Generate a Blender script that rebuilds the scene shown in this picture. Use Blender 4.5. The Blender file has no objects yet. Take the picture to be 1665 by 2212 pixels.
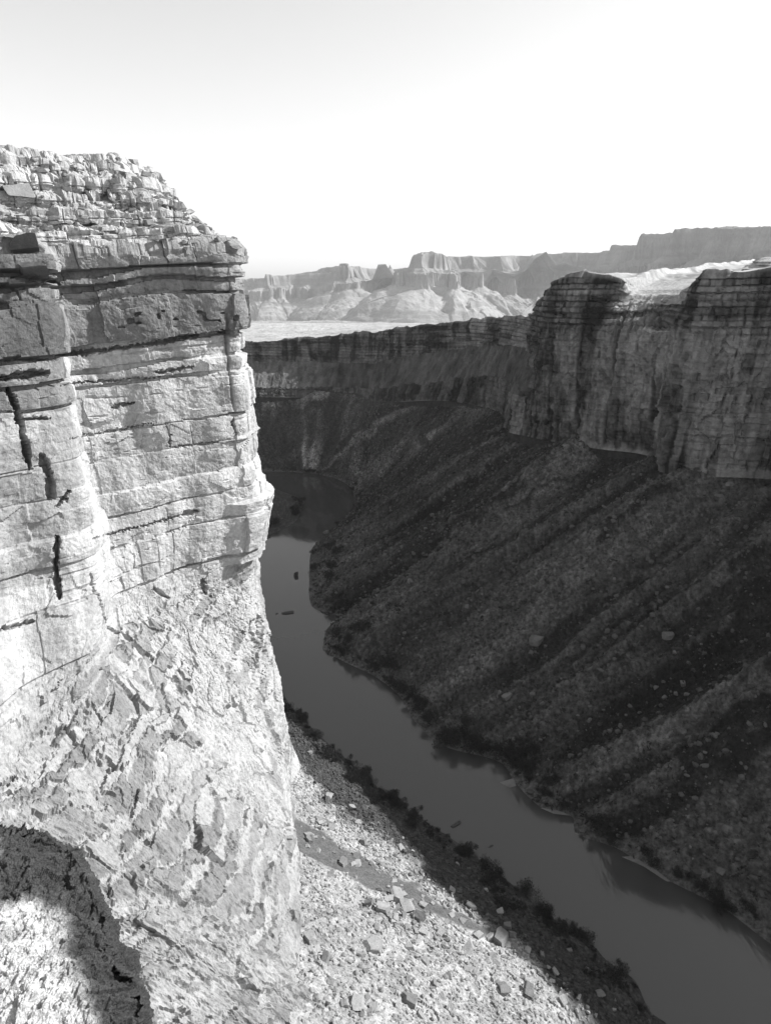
import bpy, math, random
import numpy as np
R = math.radians
random.seed(7)
rng = np.random.default_rng(11)
scene = bpy.context.scene
COL = scene.collection

# ------------------------------------------------------------------ camera
CAM_H = 200.0
FPX, CX, CY = 1400.0, 832.5, 1106.0           # focal length and centre, in pixels of a 1665 x 2212 picture
PITCH = math.atan((CY - 600.0) / FPX)
CP, SP = math.cos(PITCH), math.sin(PITCH)
cd = bpy.data.cameras.new("camera")
cam = bpy.data.objects.new("camera", cd)
COL.objects.link(cam)
cam.location = (0, 0, CAM_H)
cam.rotation_euler = (math.pi / 2 - PITCH, 0, 0)
cd.sensor_fit = 'VERTICAL'
cd.sensor_height = 24.0
cd.lens = 24.0 * FPX / 2212.0
cd.clip_start = 0.5
cd.clip_end = 60000
scene.camera = cam


def at_z(u, v, z):
    """world point at height z seen at u, v"""
    dx, dy = (u - CX) / FPX, (v - CY) / FPX
    d = (dx, CP - dy * SP, -SP - dy * CP)
    t = (z - CAM_H) / d[2]
    return (d[0] * t, d[1] * t, z)


def at_y(u, v, y):
    """world point at distance y seen at u, v"""
    dx, dy = (u - CX) / FPX, (v - CY) / FPX
    d = (dx, CP - dy * SP, -SP - dy * CP)
    t = y / d[1]
    return (d[0] * t, y, CAM_H + d[2] * t)


# ------------------------------------------------------------------ noise
def _h(ix, iy, iz, seed):
    n = (ix.astype(np.int64) * 374761393 + iy.astype(np.int64) * 668265263 + iz.astype(np.int64) * 2147483647 + seed * 1274126177) & 0x7fffffff
    n = ((n ^ (n >> 13)) * 1274126177) & 0x7fffffff
    n = ((n ^ (n >> 16)) * 668265263) & 0x7fffffff
    return ((n ^ (n >> 15)) & 0xffffff).astype(np.float32) / np.float32(0xffffff)


def h2(ix, iy, seed):
    return _h(ix, iy, np.zeros_like(ix), seed)


def noise2(x, y, seed=0):
    x = np.asarray(x, dtype=np.float64); y = np.asarray(y, dtype=np.float64)
    x, y = np.broadcast_arrays(x, y)
    ix = np.floor(x).astype(np.int64); iy = np.floor(y).astype(np.int64)
    fx = (x - ix).astype(np.float32); fy = (y - iy).astype(np.float32)
    ux = fx * fx * fx * (fx * (fx * 6 - 15) + 10); uy = fy * fy * fy * (fy * (fy * 6 - 15) + 10)
    a = h2(ix, iy, seed); b = h2(ix + 1, iy, seed); c = h2(ix, iy + 1, seed); d = h2(ix + 1, iy + 1, seed)
    return ((a + (b - a) * ux) + ((c + (d - c) * ux) - (a + (b - a) * ux)) * uy) * 2 - 1


def fbm2(x, y, seed=0, o=4, gain=.5):
    s = 0; a = 1.0; tot = 0
    for k in range(o):
        s = s + a * noise2(x * 2.03 ** k + 17.3 * k, y * 2.03 ** k - 9.1 * k, seed + k)
        tot += a; a *= gain
    return s / tot * 1.5


def ridge2(x, y, seed=0, o=3):
    s = 0; a = 1.0; tot = 0
    for k in range(o):
        s = s + a * (1 - np.abs(noise2(x * 2.1 ** k + 5.7 * k, y * 2.1 ** k + 3.1 * k, seed + k)) * 2)
        tot += a; a *= .5
    return s / tot


def facets(x, y, seed=0, jit=.9, tilt=.5):
    """irregular flat facets: returns offset, cell random, edge distance (all per point)"""
    ix = np.floor(x).astype(np.int64); iy = np.floor(y).astype(np.int64)
    b1 = np.full(x.shape, 9e9); b2 = np.full(x.shape, 9e9)
    cid = np.zeros(x.shape, np.float32); off = np.zeros(x.shape, np.float32)
    for i in (-1, 0, 1):
        for j in (-1, 0, 1):
            jx, jy = ix + i, iy + j
            cx = jx + .5 + jit * (h2(jx, jy, seed) - .5)
            cy = jy + .5 + jit * (h2(jx, jy, seed + 1) - .5)
            dx, dy = x - cx, y - cy
            d = dx * dx + dy * dy
            r = h2(jx, jy, seed + 2)
            o = (r - .5) + tilt * ((h2(jx, jy, seed + 3) - .5) * 2 * dx + (h2(jx, jy, seed + 4) - .5) * 2 * dy)
            m = d < b1
            b2 = np.where(m, b1, np.minimum(b2, d))
            b1 = np.where(m, d, b1)
            cid = np.where(m, h2(jx, jy, seed + 5), cid)
            off = np.where(m, o, off)
    return off, cid, np.sqrt(b2) - np.sqrt(b1)


def sstep(a, b, x):
    t = np.clip((x - a) / (b - a), 0, 1)
    return t * t * (3 - 2 * t)


def lerp(a, b, t):
    return a + (b - a) * t


# ------------------------------------------------------------------ lofts
def pchip(xs, ys, x):
    """monotone cubic through xs, ys"""
    xs = np.asarray(xs, float); ys = np.asarray(ys, float)
    h = np.diff(xs); dl = np.diff(ys) / h
    m = np.zeros_like(xs)
    m[1:-1] = np.where(dl[:-1] * dl[1:] > 0, 2 * dl[:-1] * dl[1:] / (dl[:-1] + dl[1:] + 1e-12 * np.sign(dl[:-1] + dl[1:] + 1e-30)), 0)
    m[0] = dl[0]; m[-1] = dl[-1]
    x = np.clip(x, xs[0], xs[-1])
    k = np.clip(np.searchsorted(xs, x) - 1, 0, len(h) - 1)
    t = (x - xs[k]) / h[k]
    return ((2 * t ** 3 - 3 * t ** 2 + 1) * ys[k] + (t ** 3 - 2 * t ** 2 + t) * h[k] * m[k]
            + (-2 * t ** 3 + 3 * t ** 2) * ys[k + 1] + (t ** 3 - t ** 2) * h[k] * m[k + 1])


def line(ctrl, s):
    """ctrl: list of (s, (x, y, z)) -> array (len(s), 3)"""
    xs = [c[0] for c in ctrl]
    return np.stack([pchip(xs, [c[1][k] for c in ctrl], s) for k in range(3)], -1)


def loft(lines, counts):
    """lines: list of (n,3) arrays; counts: rows in each gap -> grid (rows, n, 3) and level coordinate per row"""
    rows = []; lev = []
    for k, c in enumerate(counts):
        last = k == len(counts) - 1
        for t in np.linspace(0, 1, c + (1 if last else 0), endpoint=last):
            rows.append(lines[k] * (1 - t) + lines[k + 1] * t); lev.append(k + t)
    return np.array(rows), np.array(lev)


def normals(P, toward):
    du = np.gradient(P, axis=1); dv = np.gradient(P, axis=0)
    N = np.cross(du, dv)
    N /= np.linalg.norm(N, axis=2, keepdims=True) + 1e-9
    T = np.asarray(toward) - P
    if (N * T).sum() < 0:
        N = -N
    return N


def arclen(L):
    return np.concatenate([[0], np.cumsum(np.linalg.norm(np.diff(L, axis=0), axis=1))])


def new_mesh(name, V, F4=None, F3=None, tone=None, mat=None, smooth=False):
    me = bpy.data.meshes.new(name)
    V = np.asarray(V, np.float32).reshape(-1, 3)
    me.vertices.add(len(V)); me.vertices.foreach_set("co", V.ravel())
    loops = []; starts = []; n = 0
    if F4 is not None and len(F4):
        F4 = np.asarray(F4, np.int32); loops.append(F4.ravel()); starts.append(np.arange(len(F4)) * 4); n = len(F4) * 4
    if F3 is not None and len(F3):
        F3 = np.asarray(F3, np.int32); loops.append(F3.ravel()); starts.append(n + np.arange(len(F3)) * 3)
    L = np.concatenate(loops); S = np.concatenate(starts)
    me.loops.add(len(L)); me.loops.foreach_set("vertex_index", L.astype(np.int32))
    me.polygons.add(len(S)); me.polygons.foreach_set("loop_start", S.astype(np.int32))
    me.update(calc_edges=True); me.validate()
    if tone is not None:
        at = me.attributes.new("tone", 'FLOAT', 'POINT')
        at.data.foreach_set("value", np.asarray(tone, np.float32).ravel())
    if mat: me.materials.append(mat)
    me.polygons.foreach_set("use_smooth", np.full(len(S), smooth))
    return me


def grid_obj(name, P, tone, mat, smooth=False, kind='structure', label=None):
    r, c = P.shape[:2]
    i = np.arange(r * c).reshape(r, c)
    F = np.stack([i[:-1, :-1], i[:-1, 1:], i[1:, 1:], i[1:, :-1]], -1).reshape(-1, 4)
    N = np.cross(P[0, 1] - P[0, 0], P[1, 0] - P[0, 0])
    o = bpy.data.objects.new(name, new_mesh(name, P, F, None, tone, mat, smooth))
    COL.objects.link(o)
    if kind: o["kind"] = kind
    if label: o["label"] = label
    return o


# ------------------------------------------------------------------ materials
def rock_material(name, noise_scales, contrast, bump, bump_scale, bump_dist=1.0, rough=.95, use_tone=True, base=.3):
    m = bpy.data.materials.new(name); m.use_nodes = True
    nt = m.node_tree; N = nt.nodes; L = nt.links
    b = N["Principled BSDF"]
    b.inputs["Roughness"].default_value = rough
    b.inputs["Specular IOR Level"].default_value = .15
    geo = N.new("ShaderNodeNewGeometry")
    if use_tone:
        at = N.new("ShaderNodeAttribute"); at.attribute_name = "tone"; src = at.outputs["Fac"]
    else:
        va = N.new("ShaderNodeValue"); va.outputs[0].default_value = base; src = va.outputs[0]
    for sc, ct in zip(noise_scales, contrast):
        nz = N.new("ShaderNodeTexNoise"); nz.inputs["Scale"].default_value = sc
        nz.inputs["Detail"].default_value = 5; nz.inputs["Roughness"].default_value = .65
        L.new(geo.outputs["Position"], nz.inputs["Vector"])
        mr = N.new("ShaderNodeMapRange"); mr.inputs[1].default_value = .3; mr.inputs[2].default_value = .7
        mr.inputs[3].default_value = 1 - ct; mr.inputs[4].default_value = 1 + ct
        L.new(nz.outputs["Fac"], mr.inputs[0])
        mu = N.new("ShaderNodeMath"); mu.operation = 'MULTIPLY'
        L.new(src, mu.inputs[0]); L.new(mr.outputs[0], mu.inputs[1]); src = mu.outputs[0]
    mn = N.new("ShaderNodeMath"); mn.operation = 'MINIMUM'; mn.inputs[1].default_value = .8
    L.new(src, mn.inputs[0])
    L.new(mn.outputs[0], b.inputs["Base Color"])
    if bump:
        nz = N.new("ShaderNodeTexNoise"); nz.inputs["Scale"].default_value = bump_scale
        nz.inputs["Detail"].default_value = 6; nz.inputs["Roughness"].default_value = .7
        L.new(geo.outputs["Position"], nz.inputs["Vector"])
        bp = N.new("ShaderNodeBump"); bp.inputs["Strength"].default_value = bump; bp.inputs["Distance"].default_value = bump_dist
        L.new(nz.outputs["Fac"], bp.inputs["Height"]); L.new(bp.outputs[0], b.inputs["Normal"])
    return m


M_CLIFF = rock_material("pale_limestone", (.12, 1.1), (.16, .24), .8, .9, .7)
M_NEAR = rock_material("near_limestone", (1.2, 9.0), (.35, .55), 1.0, 7.0, .22)
M_TALUS = rock_material("talus", (.5, 1.6), (.22, .4), .9, 1.3, .6)
M_WALL = rock_material("shaded_limestone", (.05, .45), (.18, .28), .9, .35, 1.6)
M_SCREE = rock_material("dark_scree", (.06, .6), (.25, .75), .9, .45, 1.5)
M_MESA = rock_material("mesa_rock", (.01, .06), (.12, .16), .6, .03, 12)
M_PLAIN = rock_material("plain_soil", (.02, .25), (.1, .18), .5, .2, 1.5)
M_BOULDER = rock_material("boulder_rock", (.6, 3.0), (.15, .2), .6, 2.0, .3)


def flat_tone(name, v, rough=.9, var=.25, scale=1.0):
    return rock_material(name, (scale,), (var,), 0, 1, 1, rough, False, v)


M_SHRUB = flat_tone("shrub_leaves", .022, .8, .35, .8)
M_SHRUB2 = flat_tone("pale_shrub_leaves", .10, .8, .35, .8)
M_WOOD = flat_tone("wet_wood", .05, .7, .2, 2)
M_DARKROCK = flat_tone("shaded_boulder_rock", .13, .95, .35, .3)
M_WETROCK = flat_tone("wet_rock", .05, .6, .3, 1)
M_SAND = flat_tone("river_sand", .15, .95, .25, .3)

# ------------------------------------------------------------------ left cliff
def project_all(P):
    f = P[..., 1] * CP - (P[..., 2] - CAM_H) * SP
    up = P[..., 1] * SP + (P[..., 2] - CAM_H) * CP
    f = np.maximum(f, 1.0)
    return CX + FPX * P[..., 0] / f, CY - FPX * up / f


def stroke(U, V, pts, hw):
    """1 on a joint or recess drawn as a polyline of half-width hw, 0 away from it"""
    d = np.full(U.shape, 1e9)
    for (x0, y0), (x1, y1) in zip(pts[:-1], pts[1:]):
        dx, dy = x1 - x0, y1 - y0
        t = np.clip(((U - x0) * dx + (V - y0) * dy) / (dx * dx + dy * dy), 0, 1)
        d = np.minimum(d, np.hypot(U - x0 - t * dx, V - y0 - t * dy) / (1 - .45 * np.abs(2 * t - 1) ** 2))
    return 1 - sstep(hw * .45, hw * 1.25, d)


# open joints, undercuts and recesses of the cliff face: path, half-width, depth in metres
JOINTS = [
    ([(18, 840), (34, 880), (45, 925), (66, 1012)], 9, 5.5), ([(92, 985), (108, 1030), (106, 1075)], 13, 3.0), ([(124, 1160), (121, 1220), (126, 1290)], 9, 4.5),
    ([(505, 900), (510, 948)], 4.5, 3.0), ([(440, 1252), (444, 1282)], 6, 2.6), ([(427, 1735), (430, 1780), (438, 1835)], 5, 2.6), ([(232, 1905), (236, 1965)], 6, 2.2),
    ([(178, 412), (215, 432), (255, 428)], 14, 3.5), ([(350, 446), (385, 458)], 9, 3.0), ([(395, 1112), (425, 1104)], 8, 2.6), ([(190, 1166), (300, 1136), (400, 1110)], 3.2, 1.6),
    ([(130, 768), (300, 748), (430, 722)], 6, 3.0), ([(335, 803), (418, 791)], 5, 2.6), ([(125, 832), (350, 812)], 3, 1.5), ([(243, 880), (292, 868)], 5, 2.2), ([(150, 948), (330, 915)], 2.4, 1.1),
    ([(0, 818), (100, 804)], 12, 4.0), ([(0, 775), (125, 778)], 4, 2.0), ([(478, 714), (516, 724)], 9, 3.5), ([(80, 490), (215, 488)], 6, 3.0), ([(20, 600), (120, 612)], 10, 3.0),
    ([(0, 1360), (75, 1340)], 5, 2.0), ([(0, 1690), (40, 1670)], 6, 2.0), ([(30, 905), (110, 905)], 5, 2.5), ([(150, 1060), (120, 1095)], 6, 2.5),
    ([(190, 1240), (215, 1330), (250, 1370)], 4, 1.5), ([(200, 1520), (222, 1560)], 4, 1.5), ([(545, 1345), (552, 1400)], 4, 1.8), ([(560, 1330), (566, 1420)], 5, 2.0),
    ([(365, 935), (366, 965), (470, 955)], 3, 1.2), ([(280, 1590), (300, 1540)], 3.5, 1.4), ([(300, 1700), (285, 1760)], 5, 1.6), ([(330, 1270), (362, 1290)], 7, 2.0),
]
def bedz(P):
    x = P[..., 0]; y = P[..., 1]
    return P[..., 2] - .07 * (x + 75) + .7 * noise2(x * .03 + 3, y * .03, 51)


A_IDX = [0, 1, 2, 2.5, 2.75, 3, 4, 5, 5.3, 6, 7, 8]
LEV = [
    (-6,  [(60, 0), (24, 70), (8, 100), (-4, 130), (-9, 142), (-14, 155), (-22, 185), (-30, 216), (-36, 226), (-46, 246), (-75, 330), (-150, 480)]),
    (20,  [(30, 0), (4, 70), (-9, 100), (-19, 130), (-23, 142), (-27, 155), (-33, 185), (-38, 213), (-42, 222), (-50, 246), (-84, 330), (-160, 480)]),
    (55,  [(16, 0), (-8, 70), (-18, 100), (-26, 130), (-29, 142), (-33, 155), (-38, 185), (-41, 212), (-44, 221), (-52, 246), (-90, 330), (-170, 480)]),
    (80,  [(-14, -5), (-40, 70), (-45, 108), (-49, 133), (-51, 145), (-54, 160), (-52, 186), (-45, 210), (-46, 220), (-54, 246), (-95, 330), (-176, 480)]),
    (100, [(-50, -15), (-85, 65), (-82, 120), (-74, 143), (-76, 154), (-80, 170), (-67, 190), (-48, 210), (-48, 220), (-55, 246), (-98, 330), (-180, 480)]),
    (130, [(-64, -20), (-106, 60), (-94, 138), (-77, 158), (-80, 170), (-88, 180), (-66, 196), (-43.5, 212), (-44, 222), (-54, 246), (-98, 330), (-184, 480)]),
    (170, [(-70, -20), (-112, 60), (-97, 142), (-80, 163), (-84, 174), (-91, 183), (-68, 198), (-45.5, 212), (-47, 223), (-54, 246), (-98, 330), (-186, 480)]),
    (206, [(-76, -20), (-118, 60), (-101, 146), (-84, 167), (-89, 177), (-96, 184), (-71, 199), (-46.5, 211), (-48, 223), (-56, 248), (-98, 330), (-188, 480)]),
    (215, [(-90, -20), (-132, 60), (-115, 150), (-101, 170), (-101, 177), (-102, 184), (-82, 203), (-62, 217), (-61, 228), (-64, 250), (-104, 330), (-192, 480)]),
    (225, [(-100, -20), (-142, 60), (-127, 154), (-112, 174), (-110, 181), (-108, 188), (-90, 207), (-75, 221), (-74, 232), (-74, 252), (-112, 334), (-198, 480)]),
    (234, [(-112, -20), (-154, 60), (-136, 158), (-121, 178), (-119, 185), (-116, 193), (-98, 212), (-84, 226), (-83, 238), (-82, 256), (-122, 338), (-206, 480)]),
    (236.5, [(-160, -20), (-200, 60), (-180, 175), (-160, 205), (-156, 212), (-150, 222), (-128, 240), (-104, 256), (-102, 262), (-106, 276), (-150, 350), (-230, 490)]),
    (239, [(-520, -40), (-520, 60), (-500, 240), (-470, 330), (-450, 340), (-430, 360), (-380, 400), (-340, 420), (-330, 425), (-320, 430), (-300, 440), (-330, 520)]),
]
COUNTS = [14, 60, 110, 130, 90, 110, 110, 60, 50, 50, 50, 8]


def build_left_cliff():
    a = np.concatenate([np.linspace(0, .4, 12, endpoint=False), np.linspace(.4, 1.5, 220, endpoint=False), np.linspace(1.5, 5.3, 640, endpoint=False), np.linspace(5.3, 6, 50, endpoint=False), np.linspace(6, 8, 40)])
    lines = []
    for z, pts in LEV:
        lines.append(line([(i, (p[0], p[1], z)) for i, p in zip(A_IDX, pts)], a))
    # above the massive beds the top steps back in ledges
    zs = [LEV[k][0] for k in (7, 8, 9, 10)]
    tops = [lines[k] for k in (7, 8, 9, 10)]

    def contour(z):
        k = min(max(int(np.searchsorted(zs, z)) - 1, 0), 2); t = (z - zs[k]) / (zs[k + 1] - zs[k])
        return tops[k] * (1 - t) + tops[k + 1] * t
    beds = [(207.2, 208.6), (208.6, 212.0), (212.0, 213.4), (213.4, 217.4), (217.4, 218.8), (218.8, 222.0), (222.0, 226.6), (226.6, 228.2), (228.2, 231.4), (231.4, 233.4)]
    st_lines, st_counts = [], []
    for lo, hi in beds:
        c = contour((lo + hi) / 2)
        wv = (1.2 * noise2(a * 9, a * 0 + lo, 33))[:, None] * np.array([.6, -.8, 0])
        for zz in (lo, hi):
            q = c + wv; q = q.copy(); q[:, 2] = zz + .05 * (q[:, 0] + 75); st_lines.append(q)
        st_counts += [max(8, int((hi - lo) / .28)), 11]
    l0 = lines[7].copy(); l0[:, 2] = 206 + .05 * (l0[:, 0] + 75)
    for k in (11, 12): lines[k] = lines[k] + np.array([0, 0, -1.5])
    P, lev = loft(lines[:7] + [l0] + st_lines + lines[11:], COUNTS[:7] + [16] + st_counts[:-1] + [50, 8])
    ncap = len(lines[:7]) + 1 + len(st_lines) - 1          # level index of the last ledge's lip
    A = arclen(line([(i, (p[0], p[1], 0)) for i, p in zip(A_IDX, LEV[6][1])], a))
    A = np.broadcast_to(A[None, :], P.shape[:2]).copy()
    V = np.concatenate([np.zeros((1, P.shape[1])), np.cumsum(np.linalg.norm(np.diff(P, axis=0), axis=2), axis=0)], 0)
    aa = np.broadcast_to(a[None], A.shape)
    U0, V0 = project_all(P)
    # broad bends first, so that bedding follows them
    N = normals(P, (60, 60, 170))
    Z = P[..., 2]
    P = P + N * (1.6 * fbm2(A * .05, Z * .03, 5, 3))[..., None]
    N = normals(P, (60, 60, 170))
    Z = P[..., 2]
    zb = bedz(P)
    zb = zb + .9 * noise2(A * .05, zb * .22, 52) * sstep(150, 175, zb)
    bnd = np.array([110, 123, 132, 139, 149, 157, 171, 176, 182.5, 195, 198.6, 202, 207, 213, 218.5, 224, 230, 260.])
    off = [.5, .2, .8, .1, .3, .5, 1.1, 1.0, 2.2, 1.7, 2.9, 3.5, 1.2, .5, .5, .5, .4]
    ton = [.54, .58, .60, .52, .50, .56, .60, .54, .27, .34, .36, .36, .56, .52, .55, .56, .55]
    sd = [1.5, 1.3, .9, .5, .5, .8, 1.6, 2.3, 3.2, 3.0, 3.4, 3.4, 1.2, .8, .3, .8, .3]
    sh = [1.0, .6, .5, .35, .35, .5, .9, 1.0, 1.6, 1.3, 1.3, 1.4, .8, 1.5, .9, 1.2, .8]
    d = np.zeros_like(Z); tone = np.full_like(Z, .55)
    up = sstep(100, 112, zb)
    wob = noise2(A * .12, zb * .05, 61)
    for k in range(len(off)):
        lo, hi = bnd[k], bnd[k + 1]
        m = (zb >= lo) & (zb < hi)
        if not m.any(): continue
        Ak, zk = A[m], zb[m]
        wid = 6.0 + 10 * ((k * 37) % 7) / 7
        q = Ak / wid + k * 3.7 + .05 * noise2(Ak * .4, zk * .35, 70 + k)
        cell = np.floor(q).astype(np.int64)
        fr = q - cell
        r = h2(cell, np.full_like(cell, k), 81); r2 = h2(cell, np.full_like(cell, k), 82); r3 = h2(cell, np.full_like(cell, k), 83)
        top = zk > 0
        big = .5 if k < 8 else 1.2
        dk = off[k] + big * (1 + 1.7 * sstep(4.5, 4.75, aa[m])) * (.9 * (r - .5) + (r2 - .5) * 1.0 * (fr - .5)) + .03 * (zk - lo)
        f = np.clip((zk - lo) / (hi - lo), 0, 1)
        dk += .35 * np.sin(np.pi * f) * (.5 + r3)
        # joint between blocks
        ed = np.minimum(fr, 1 - fr) * wid
        dk -= (r3 > (.5 if k > 8 else .88)) * (.3 + .8 * r2) * sstep(-.35, .1, noise2(Ak * .2, zk * .3, 131)) * (1 - sstep(.05, .4, ed))
        # undercut seam at the foot of this bed: cut from the bed below
        ms = (zb >= lo - sh[k] * (1.1 + .5 * wob)) & (zb < lo)
        d[m] += dk
        s_al = .35 + .65 * sstep(-.25, .25, noise2(A[ms] * .07, np.full(ms.sum(), k * 7.7), 90 + k))
        d[ms] -= sd[k] * s_al
        st = noise2(Ak * .9, zk * .07, 100 + k) * .55 + noise2(Ak * .25, zk * .05, 120 + k) * .6
        tone[m] = ton[k] * (1 - .28 * np.clip(st, -.6, 1)) * (1 - .10 * (r - .5))
    d *= up
    # thin partings in the middle beds
    th = np.abs(noise2(A * .015, zb * .55, 140))
    d -= up * .5 * (1 - sstep(.0, .05, th)) * sstep(0, .3, noise2(A * .05, zb * .2, 141))
    # broken, sheared lower wall
    low = 1 - sstep(98, 116, zb + 6 * noise2(A * .06, zb * .05, 150))
    ks = lerp(-.38, .20, sstep(2.55, 3.3, aa))
    A0 = A[:, np.searchsorted(a, 2.9)][:, None]
    wrp = 1.1 * fbm2(A * .45, V * .45, 153, 3)
    wx = V - ks * (A - A0) + 2.5 * noise2(A * .06, V * .06, 151) + wrp
    wz = A + ks * V + 3 * noise2(A * .1, V * .08, 152) + 1.4 * wrp
    o1, c1, e1 = facets(wx / 8.5, wz / 15, 160, .95, 1.0)
    o2, c2, e2 = facets(wx / 2.6, wz / 9.5, 170, .95, 1.0)
    o3, c3, e3 = facets(wx / 1.5, wz / 1.9, 180, .95, 1.0)
    loose = sstep(.0, .3, fbm2(A * .045, V * .05, 157, 3))       # where the rock has crumbled to rubble
    ft = lerp(.45, 1.0, sstep(40, 62, Z))
    # beds carry on down the broken wall: a flat joint face, then a tread of rubble, bed after bed
    lw = wx / 6.5 + .55 * noise2(wx * .08, wz * .018, 158) + .16 * noise2(wz * .16, wx * .25, 159) + .05 * noise2(wz * .7, wx * .9, 161)
    li = np.floor(lw).astype(np.int64); lf = lw - li
    wd = 8 + 20 * h2(li, li * 0, 154)
    jq = wz / wd + 5.3 * h2(li, li * 0, 155) + .25 * (lf - .5) + .04 * noise2(wx * .8, wz * .5, 162)
    ji = np.floor(jq).astype(np.int64); jf = jq - ji
    lr = h2(ji, li, 156); lr2 = h2(ji, li, 163); lr3 = h2(ji, li, 164)
    fc = .35 + .5 * lr2
    face = 1 - sstep(fc - .05, fc + .07, lf)
    loose = loose * sstep(2.5, 2.9, aa) * 1.0 + loose * .5 * (1 - sstep(2.5, 2.9, aa)) * sstep(.5, 1.2, aa)
    face *= 1 - .8 * loose
    d += low * ft * (face * (.55 + 1.0 * (lr - .3) + 1.0 * (lr3 - .5) * (jf - .5)) - .6 * face * (np.minimum(jf, 1 - jf) * wd < .25) * (lr3 > .5))
    d += low * ft * (1.0 * o1 + (1 - face) * (.24 * o3 * (.4 + 1.2 * loose) + .22 * o2) + face * .10 * o2)
    stn = noise2(wz * .5, wx * .12, 165) * .5 + noise2(wz * .12, wx * .1, 166) * .6
    tl = lerp(.57 + .04 * c3, np.where(lr3 > .5, .31 + .09 * lr2, .48 + .08 * lr2) * (1 - .16 * stn), face)  # treads paler than joint faces: sun on the treads put into the tone
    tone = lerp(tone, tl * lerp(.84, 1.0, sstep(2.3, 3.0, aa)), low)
    # small facets and pitting everywhere above
    o4, c4, e4 = facets(A / 2.6 + .3 * noise2(A * .5, Z * .5, 190), zb / 1.5, 191, .9, 1.0)
    o5, c5, e5 = facets(A / 7.5, zb / 5.0, 195, .95, 1.2)
    rub = sstep(203, 209, zb)
    bare = 1 - rub
    flake = sstep(.55, .62, c5)
    d += (1 - low) * (o4 * lerp(.10, .5, rub) + bare * flake * .55 * o5)
    tone *= 1 + (1 - low) * bare * flake * .18 * (c5 * 2 - 1.5)
    holes = sstep(.5, .62, noise2(A * .6, zb * .8, 199)) * ((zb > 186.3) & (zb < 188.6)) * sstep(3.6, 3.9, aa)
    d -= holes * 1.6
    # blocky rubble near the top
    o6, c6, e6 = facets(A / 4.2 + .4 * noise2(A * .2, V * .2, 200), V / 3.4, 201, .95, 1.0)
    o7, c7, e7 = facets(A / 1.6, V / 1.4, 205, .95, 1.0)
    tread = np.clip(N[..., 2], 0, 1)
    kb = np.floor(lev / 1.0)[:, None].astype(np.int64) + np.zeros_like(Z, dtype=np.int64)
    wb = 3.0 + 9 * h2(kb, kb * 0, 207)
    qb = A / wb + 13.7 * h2(kb, kb * 0, 208); cb = np.floor(qb).astype(np.int64); fb = qb - cb
    rb = h2(cb, kb, 209)
    blk = 2.2 * (rb - .5) + .8 * (h2(cb, kb, 211) - .5) * (fb - .5) - 1.0 * (np.minimum(fb, 1 - fb) * wb < .22)
    pf = zb / 1.15 + .3 * noise2(A * .15, zb * .2, 213); pl = np.floor(pf).astype(np.int64)
    plate = .9 * (h2(pl, np.floor(A / 9 + pl * .37).astype(np.int64), 214) - .5) - .55 * ((pf - pl) < .16)
    d += rub * ((1 - tread) * (blk * .8 + .15 * o6 + plate) + tread * (.4 * o6 * (c7 > .35) + .15 * o7))
    d += .35 * fbm2(A * .5, Z * .5, 210, 4, .6) * lerp(.6, 1.3, np.maximum(low, rub * .6))
    d += sstep(4.45, 4.7, aa) * (3.0 * ((zb > 106) & (zb < 127)) - 1.2 * ((zb > 132) & (zb < 148)) + .8 * ((zb > 157) & (zb < 169)) - 1.2 * ((zb > 171) & (zb < 182)))
    # open joints, undercuts and recesses
    jit = 3.0 * fbm2(U0 * .06, V0 * .06, 230, 3) + 3.0 * fbm2(U0 * .22, V0 * .22, 233, 2)
    for pts, hw, dep in JOINTS:
        d -= dep * stroke(U0 + jit, V0 + jit * .7, pts, hw * .75)
    # the corner is broken into loose stacked blocks behind an open groove
    grv = np.exp(-((aa - 4.70 - .03 * noise2(Z * .06, Z * 0, 240)) / .018) ** 2) * sstep(105, 120, zb) * (1 - sstep(196, 204, zb))
    d -= 1.5 * grv * sstep(-.1, .4, noise2(Z * .06, Z * 0, 241))
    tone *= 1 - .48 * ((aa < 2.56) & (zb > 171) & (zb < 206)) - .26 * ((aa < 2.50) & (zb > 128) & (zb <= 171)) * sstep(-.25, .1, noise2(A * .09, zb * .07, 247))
    capw = 1 - .8 * sstep(ncap + .5, ncap + 1.0, lev)[:, None]
    P2 = P + N * (d * capw)[..., None]
    P2[..., 2] += (sstep(ncap + .2, ncap + .9, lev)[:, None]) * .9 * fbm2(P[..., 0] * .2, P[..., 1] * .2, 220, 4)
    tone = np.clip(tone * lerp(.74, .66, low), .05, .5)
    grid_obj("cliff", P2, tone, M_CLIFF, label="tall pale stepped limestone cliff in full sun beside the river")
    return P2


LC = build_left_cliff()

# ------------------------------------------------------------------ left talus
T_LEFT = [(-1, (190, -20, 0)), (0, (112, 80, 0)), (1, at_z(1440, 2212, 0)), (1.4, at_z(1400, 2180, 0)), (1.6, at_z(1375, 2125, 0)),
          (2, at_z(1310, 2075, 0)), (2.4, at_z(1255, 2015, 0)), (2.8, at_z(1190, 1985, 0)), (3.2, at_z(1130, 1930, 0)), (3.7, at_z(1050, 1868, 0)),
          (4.2, at_z(970, 1808, 0)), (4.7, at_z(900, 1762, 0)), (5.2, at_z(830, 1712, 0)), (5.7, at_z(775, 1662, 0)), (6.2, at_z(700, 1598, 0)),
          (7, at_z(620, 1512, 0)), (8, (-72, 330, 0)), (9, (-96, 410, 0)), (10, (-112, 480, 0)), (10.5, at_z(590, 1152, 0)), (11, at_z(645, 1118, 0)), (11.3, at_z(657, 1085, 0)),
          (11.7, at_z(610, 1062, 0)), (12.3, (-130, 640, 0)), (13, (-220, 660, 0)), (14, (-420, 650, 0))]
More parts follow.
